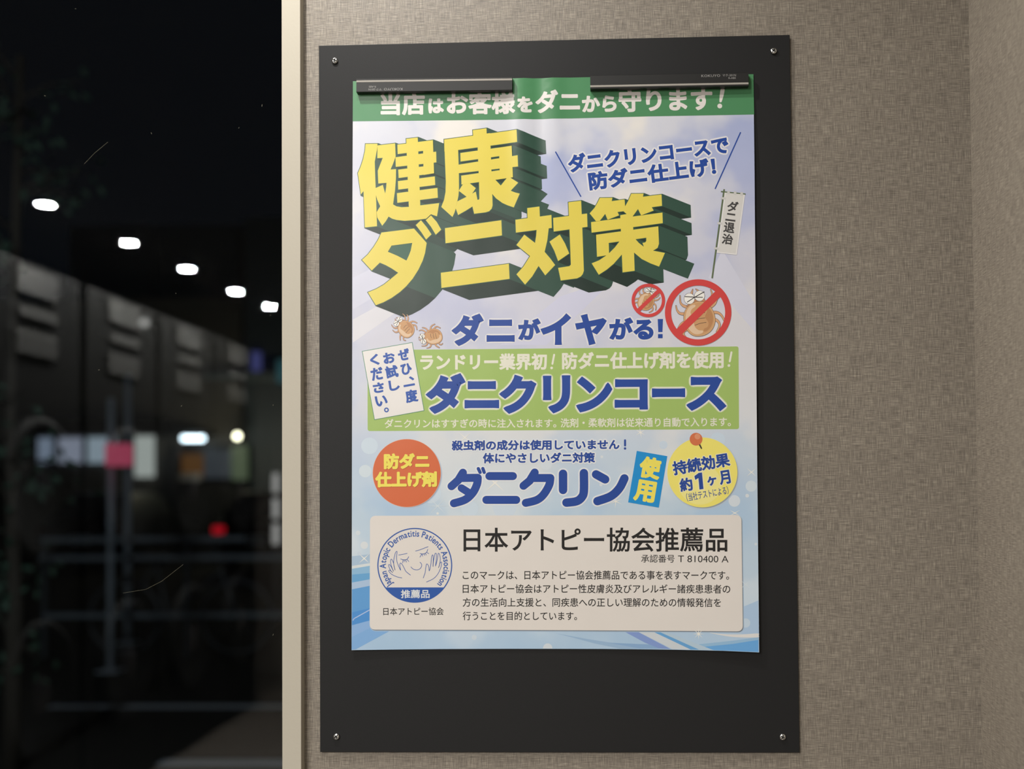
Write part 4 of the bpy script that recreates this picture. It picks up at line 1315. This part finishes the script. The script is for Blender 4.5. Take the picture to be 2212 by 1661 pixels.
# parked cars
def car(label, px, py, Y, body_c, lit):
    c = at(px, py, Y)
    t = thing('parked_car', label, 'car', (c.x, Y, GZ), 'cars parked across the street')
    Mb = mat('car_paint_%d' % px, body_c, .3)
    W2 = .84
    bm = bmesh.new()
    prof = [(0, .28), (0, .78), (.15, .92), (1.0, .96), (3.4, .92), (4.2, .74), (4.25, .3)]
    A = [bm.verts.new((-W2, y, z)) for y, z in prof]; B = [bm.verts.new((W2, y, z)) for y, z in prof]
    n = len(prof)
    for i in range(n): bm.faces.new((A[i], A[(i + 1) % n], B[(i + 1) % n], B[i]))
    bm.faces.new(A[::-1]); bm.faces.new(B)
    bmesh.ops.recalc_face_normals(bm, faces=bm.faces[:])
    bmesh.ops.bevel(bm, geom=bm.edges[:], offset=.06, segments=2, affect='EDGES')
    obj('car_body', bm, Mb, t)
    bm = bmesh.new()
    prof = [(.25, .92, .78), (.75, 1.44, .62), (2.1, 1.46, .62), (3.0, .93, .76)]
    A = [bm.verts.new((-w_, y, z)) for y, z, w_ in prof]; B = [bm.verts.new((w_, y, z)) for y, z, w_ in prof]
    for i in range(4): bm.faces.new((A[i], A[(i + 1) % 4], B[(i + 1) % 4], B[i]))
    bm.faces.new(A[::-1]); bm.faces.new(B)
    bmesh.ops.recalc_face_normals(bm, faces=bm.faces[:])
    bmesh.ops.bevel(bm, geom=bm.edges[:], offset=.05, segments=2, affect='EDGES')
    obj('cabin', bm, Mb, t)
    obj('rear_window', bm_quad([(-.62, .30, .98), (.62, .30, .98), (.52, .69, 1.36), (-.52, .69, 1.36)], -.03), M_DDOOR, t)
    for x in (-.72, .72):
        tl = obj('tail_light', newbox(x - .10, x + .10, -.03, .06, .70, .83, bev=.015), emis('tail_lit', (1, .01, .03, 1), .42) if (lit and x < 0) else mat('tail_off', (.06, .005, .005, 1), .2), t)
    obj('number_plate', newbox(-.17, .17, -.02, .02, .50, .66), mat('plate', (.6, .6, .62, 1), .5), t)
    for y in (.75, 3.45):
        for x in (-W2 + .02, W2 - .22):
            obj('wheel', lathe(bmesh.new(), [(.10, 0), (.31, 0), (.33, .03), (.33, .17), (.31, .2), (.10, .2)], 20, 'x', (x, y, .33)), M_DDOOR, t, True)
    return t
def bm_quad(p, off):
    bm = bmesh.new()
    A = [bm.verts.new((x, y + off, z)) for x, y, z in p]; B = [bm.verts.new((x, y + off + .02, z)) for x, y, z in p]
    bm.faces.new(A); bm.faces.new(B[::-1])
    for i in range(4): bm.faces.new((A[i], B[i], B[(i + 1) % 4], A[(i + 1) % 4]))
    return bm
car('dark car parked in front of the lit shop windows', 175, 1060, 19.5, (.012, .012, .014, 1), False)
car('dark car with one red tail light lit, near the kiosk bay', 556, 1075, 19.0, (.010, .011, .013, 1), True)

# tree outside at the window's far side
tree = thing('street_tree', 'dim leafy tree outside at the far side of the pane', 'tree', (at(28, 900, 4.6).x, 4.6, GZ))
o0 = Vector(tree.location)
M_BARK = mat('bark', (.05, .04, .03, 1), .9)
M_LEAF = mat('leaf', (.06, .11, .075, 1), .45)
top = at(40, 120, 4.6)
bm = tube(bmesh.new(), [(0, 0, 0), (.02, 0, .9), (-.02, .02, 1.8), (.03, 0, top.z - GZ)], .055, 10, .02)
obj('trunk', bm, M_BARK, tree, True)
bm, lf = bmesh.new(), bmesh.new()
for k in range(26):
    z0 = random.uniform(.5, top.z - GZ + .1)
    az = random.uniform(0, 2 * PI)
    ln = random.uniform(.15, .42) * (1.0 if z0 > 1.5 else .6)
    p0 = Vector((.0, 0, z0)); p1 = p0 + Vector((math.cos(az) * ln, math.sin(az) * ln, random.uniform(-.15, .3)))
    tube(bm, [p0, (p0 + p1) / 2 + Vector((0, 0, .04)), p1], .010, 5, .004)
    for j in range(13):
        c = p0.lerp(p1, random.uniform(.25, 1.1)) + Vector((random.gauss(0, .05), random.gauss(0, .05), random.gauss(0, .06)))
        d = Vector((random.gauss(0, 1), random.gauss(0, 1), random.gauss(-.5, .7))).normalized()
        sd = d.orthogonal().normalized() * .018
        l_ = random.uniform(.05, .09)
        vs = [lf.verts.new(c), lf.verts.new(c + d * l_ * .45 + sd), lf.verts.new(c + d * l_), lf.verts.new(c + d * l_ * .45 - sd)]
        lf.faces.new(vs)
br_ = obj('branches', bm, M_BARK, tree, True)
br_['kind'] = 'stuff'
q = obj('foliage', lf, M_LEAF, tree)
q['kind'] = 'stuff'
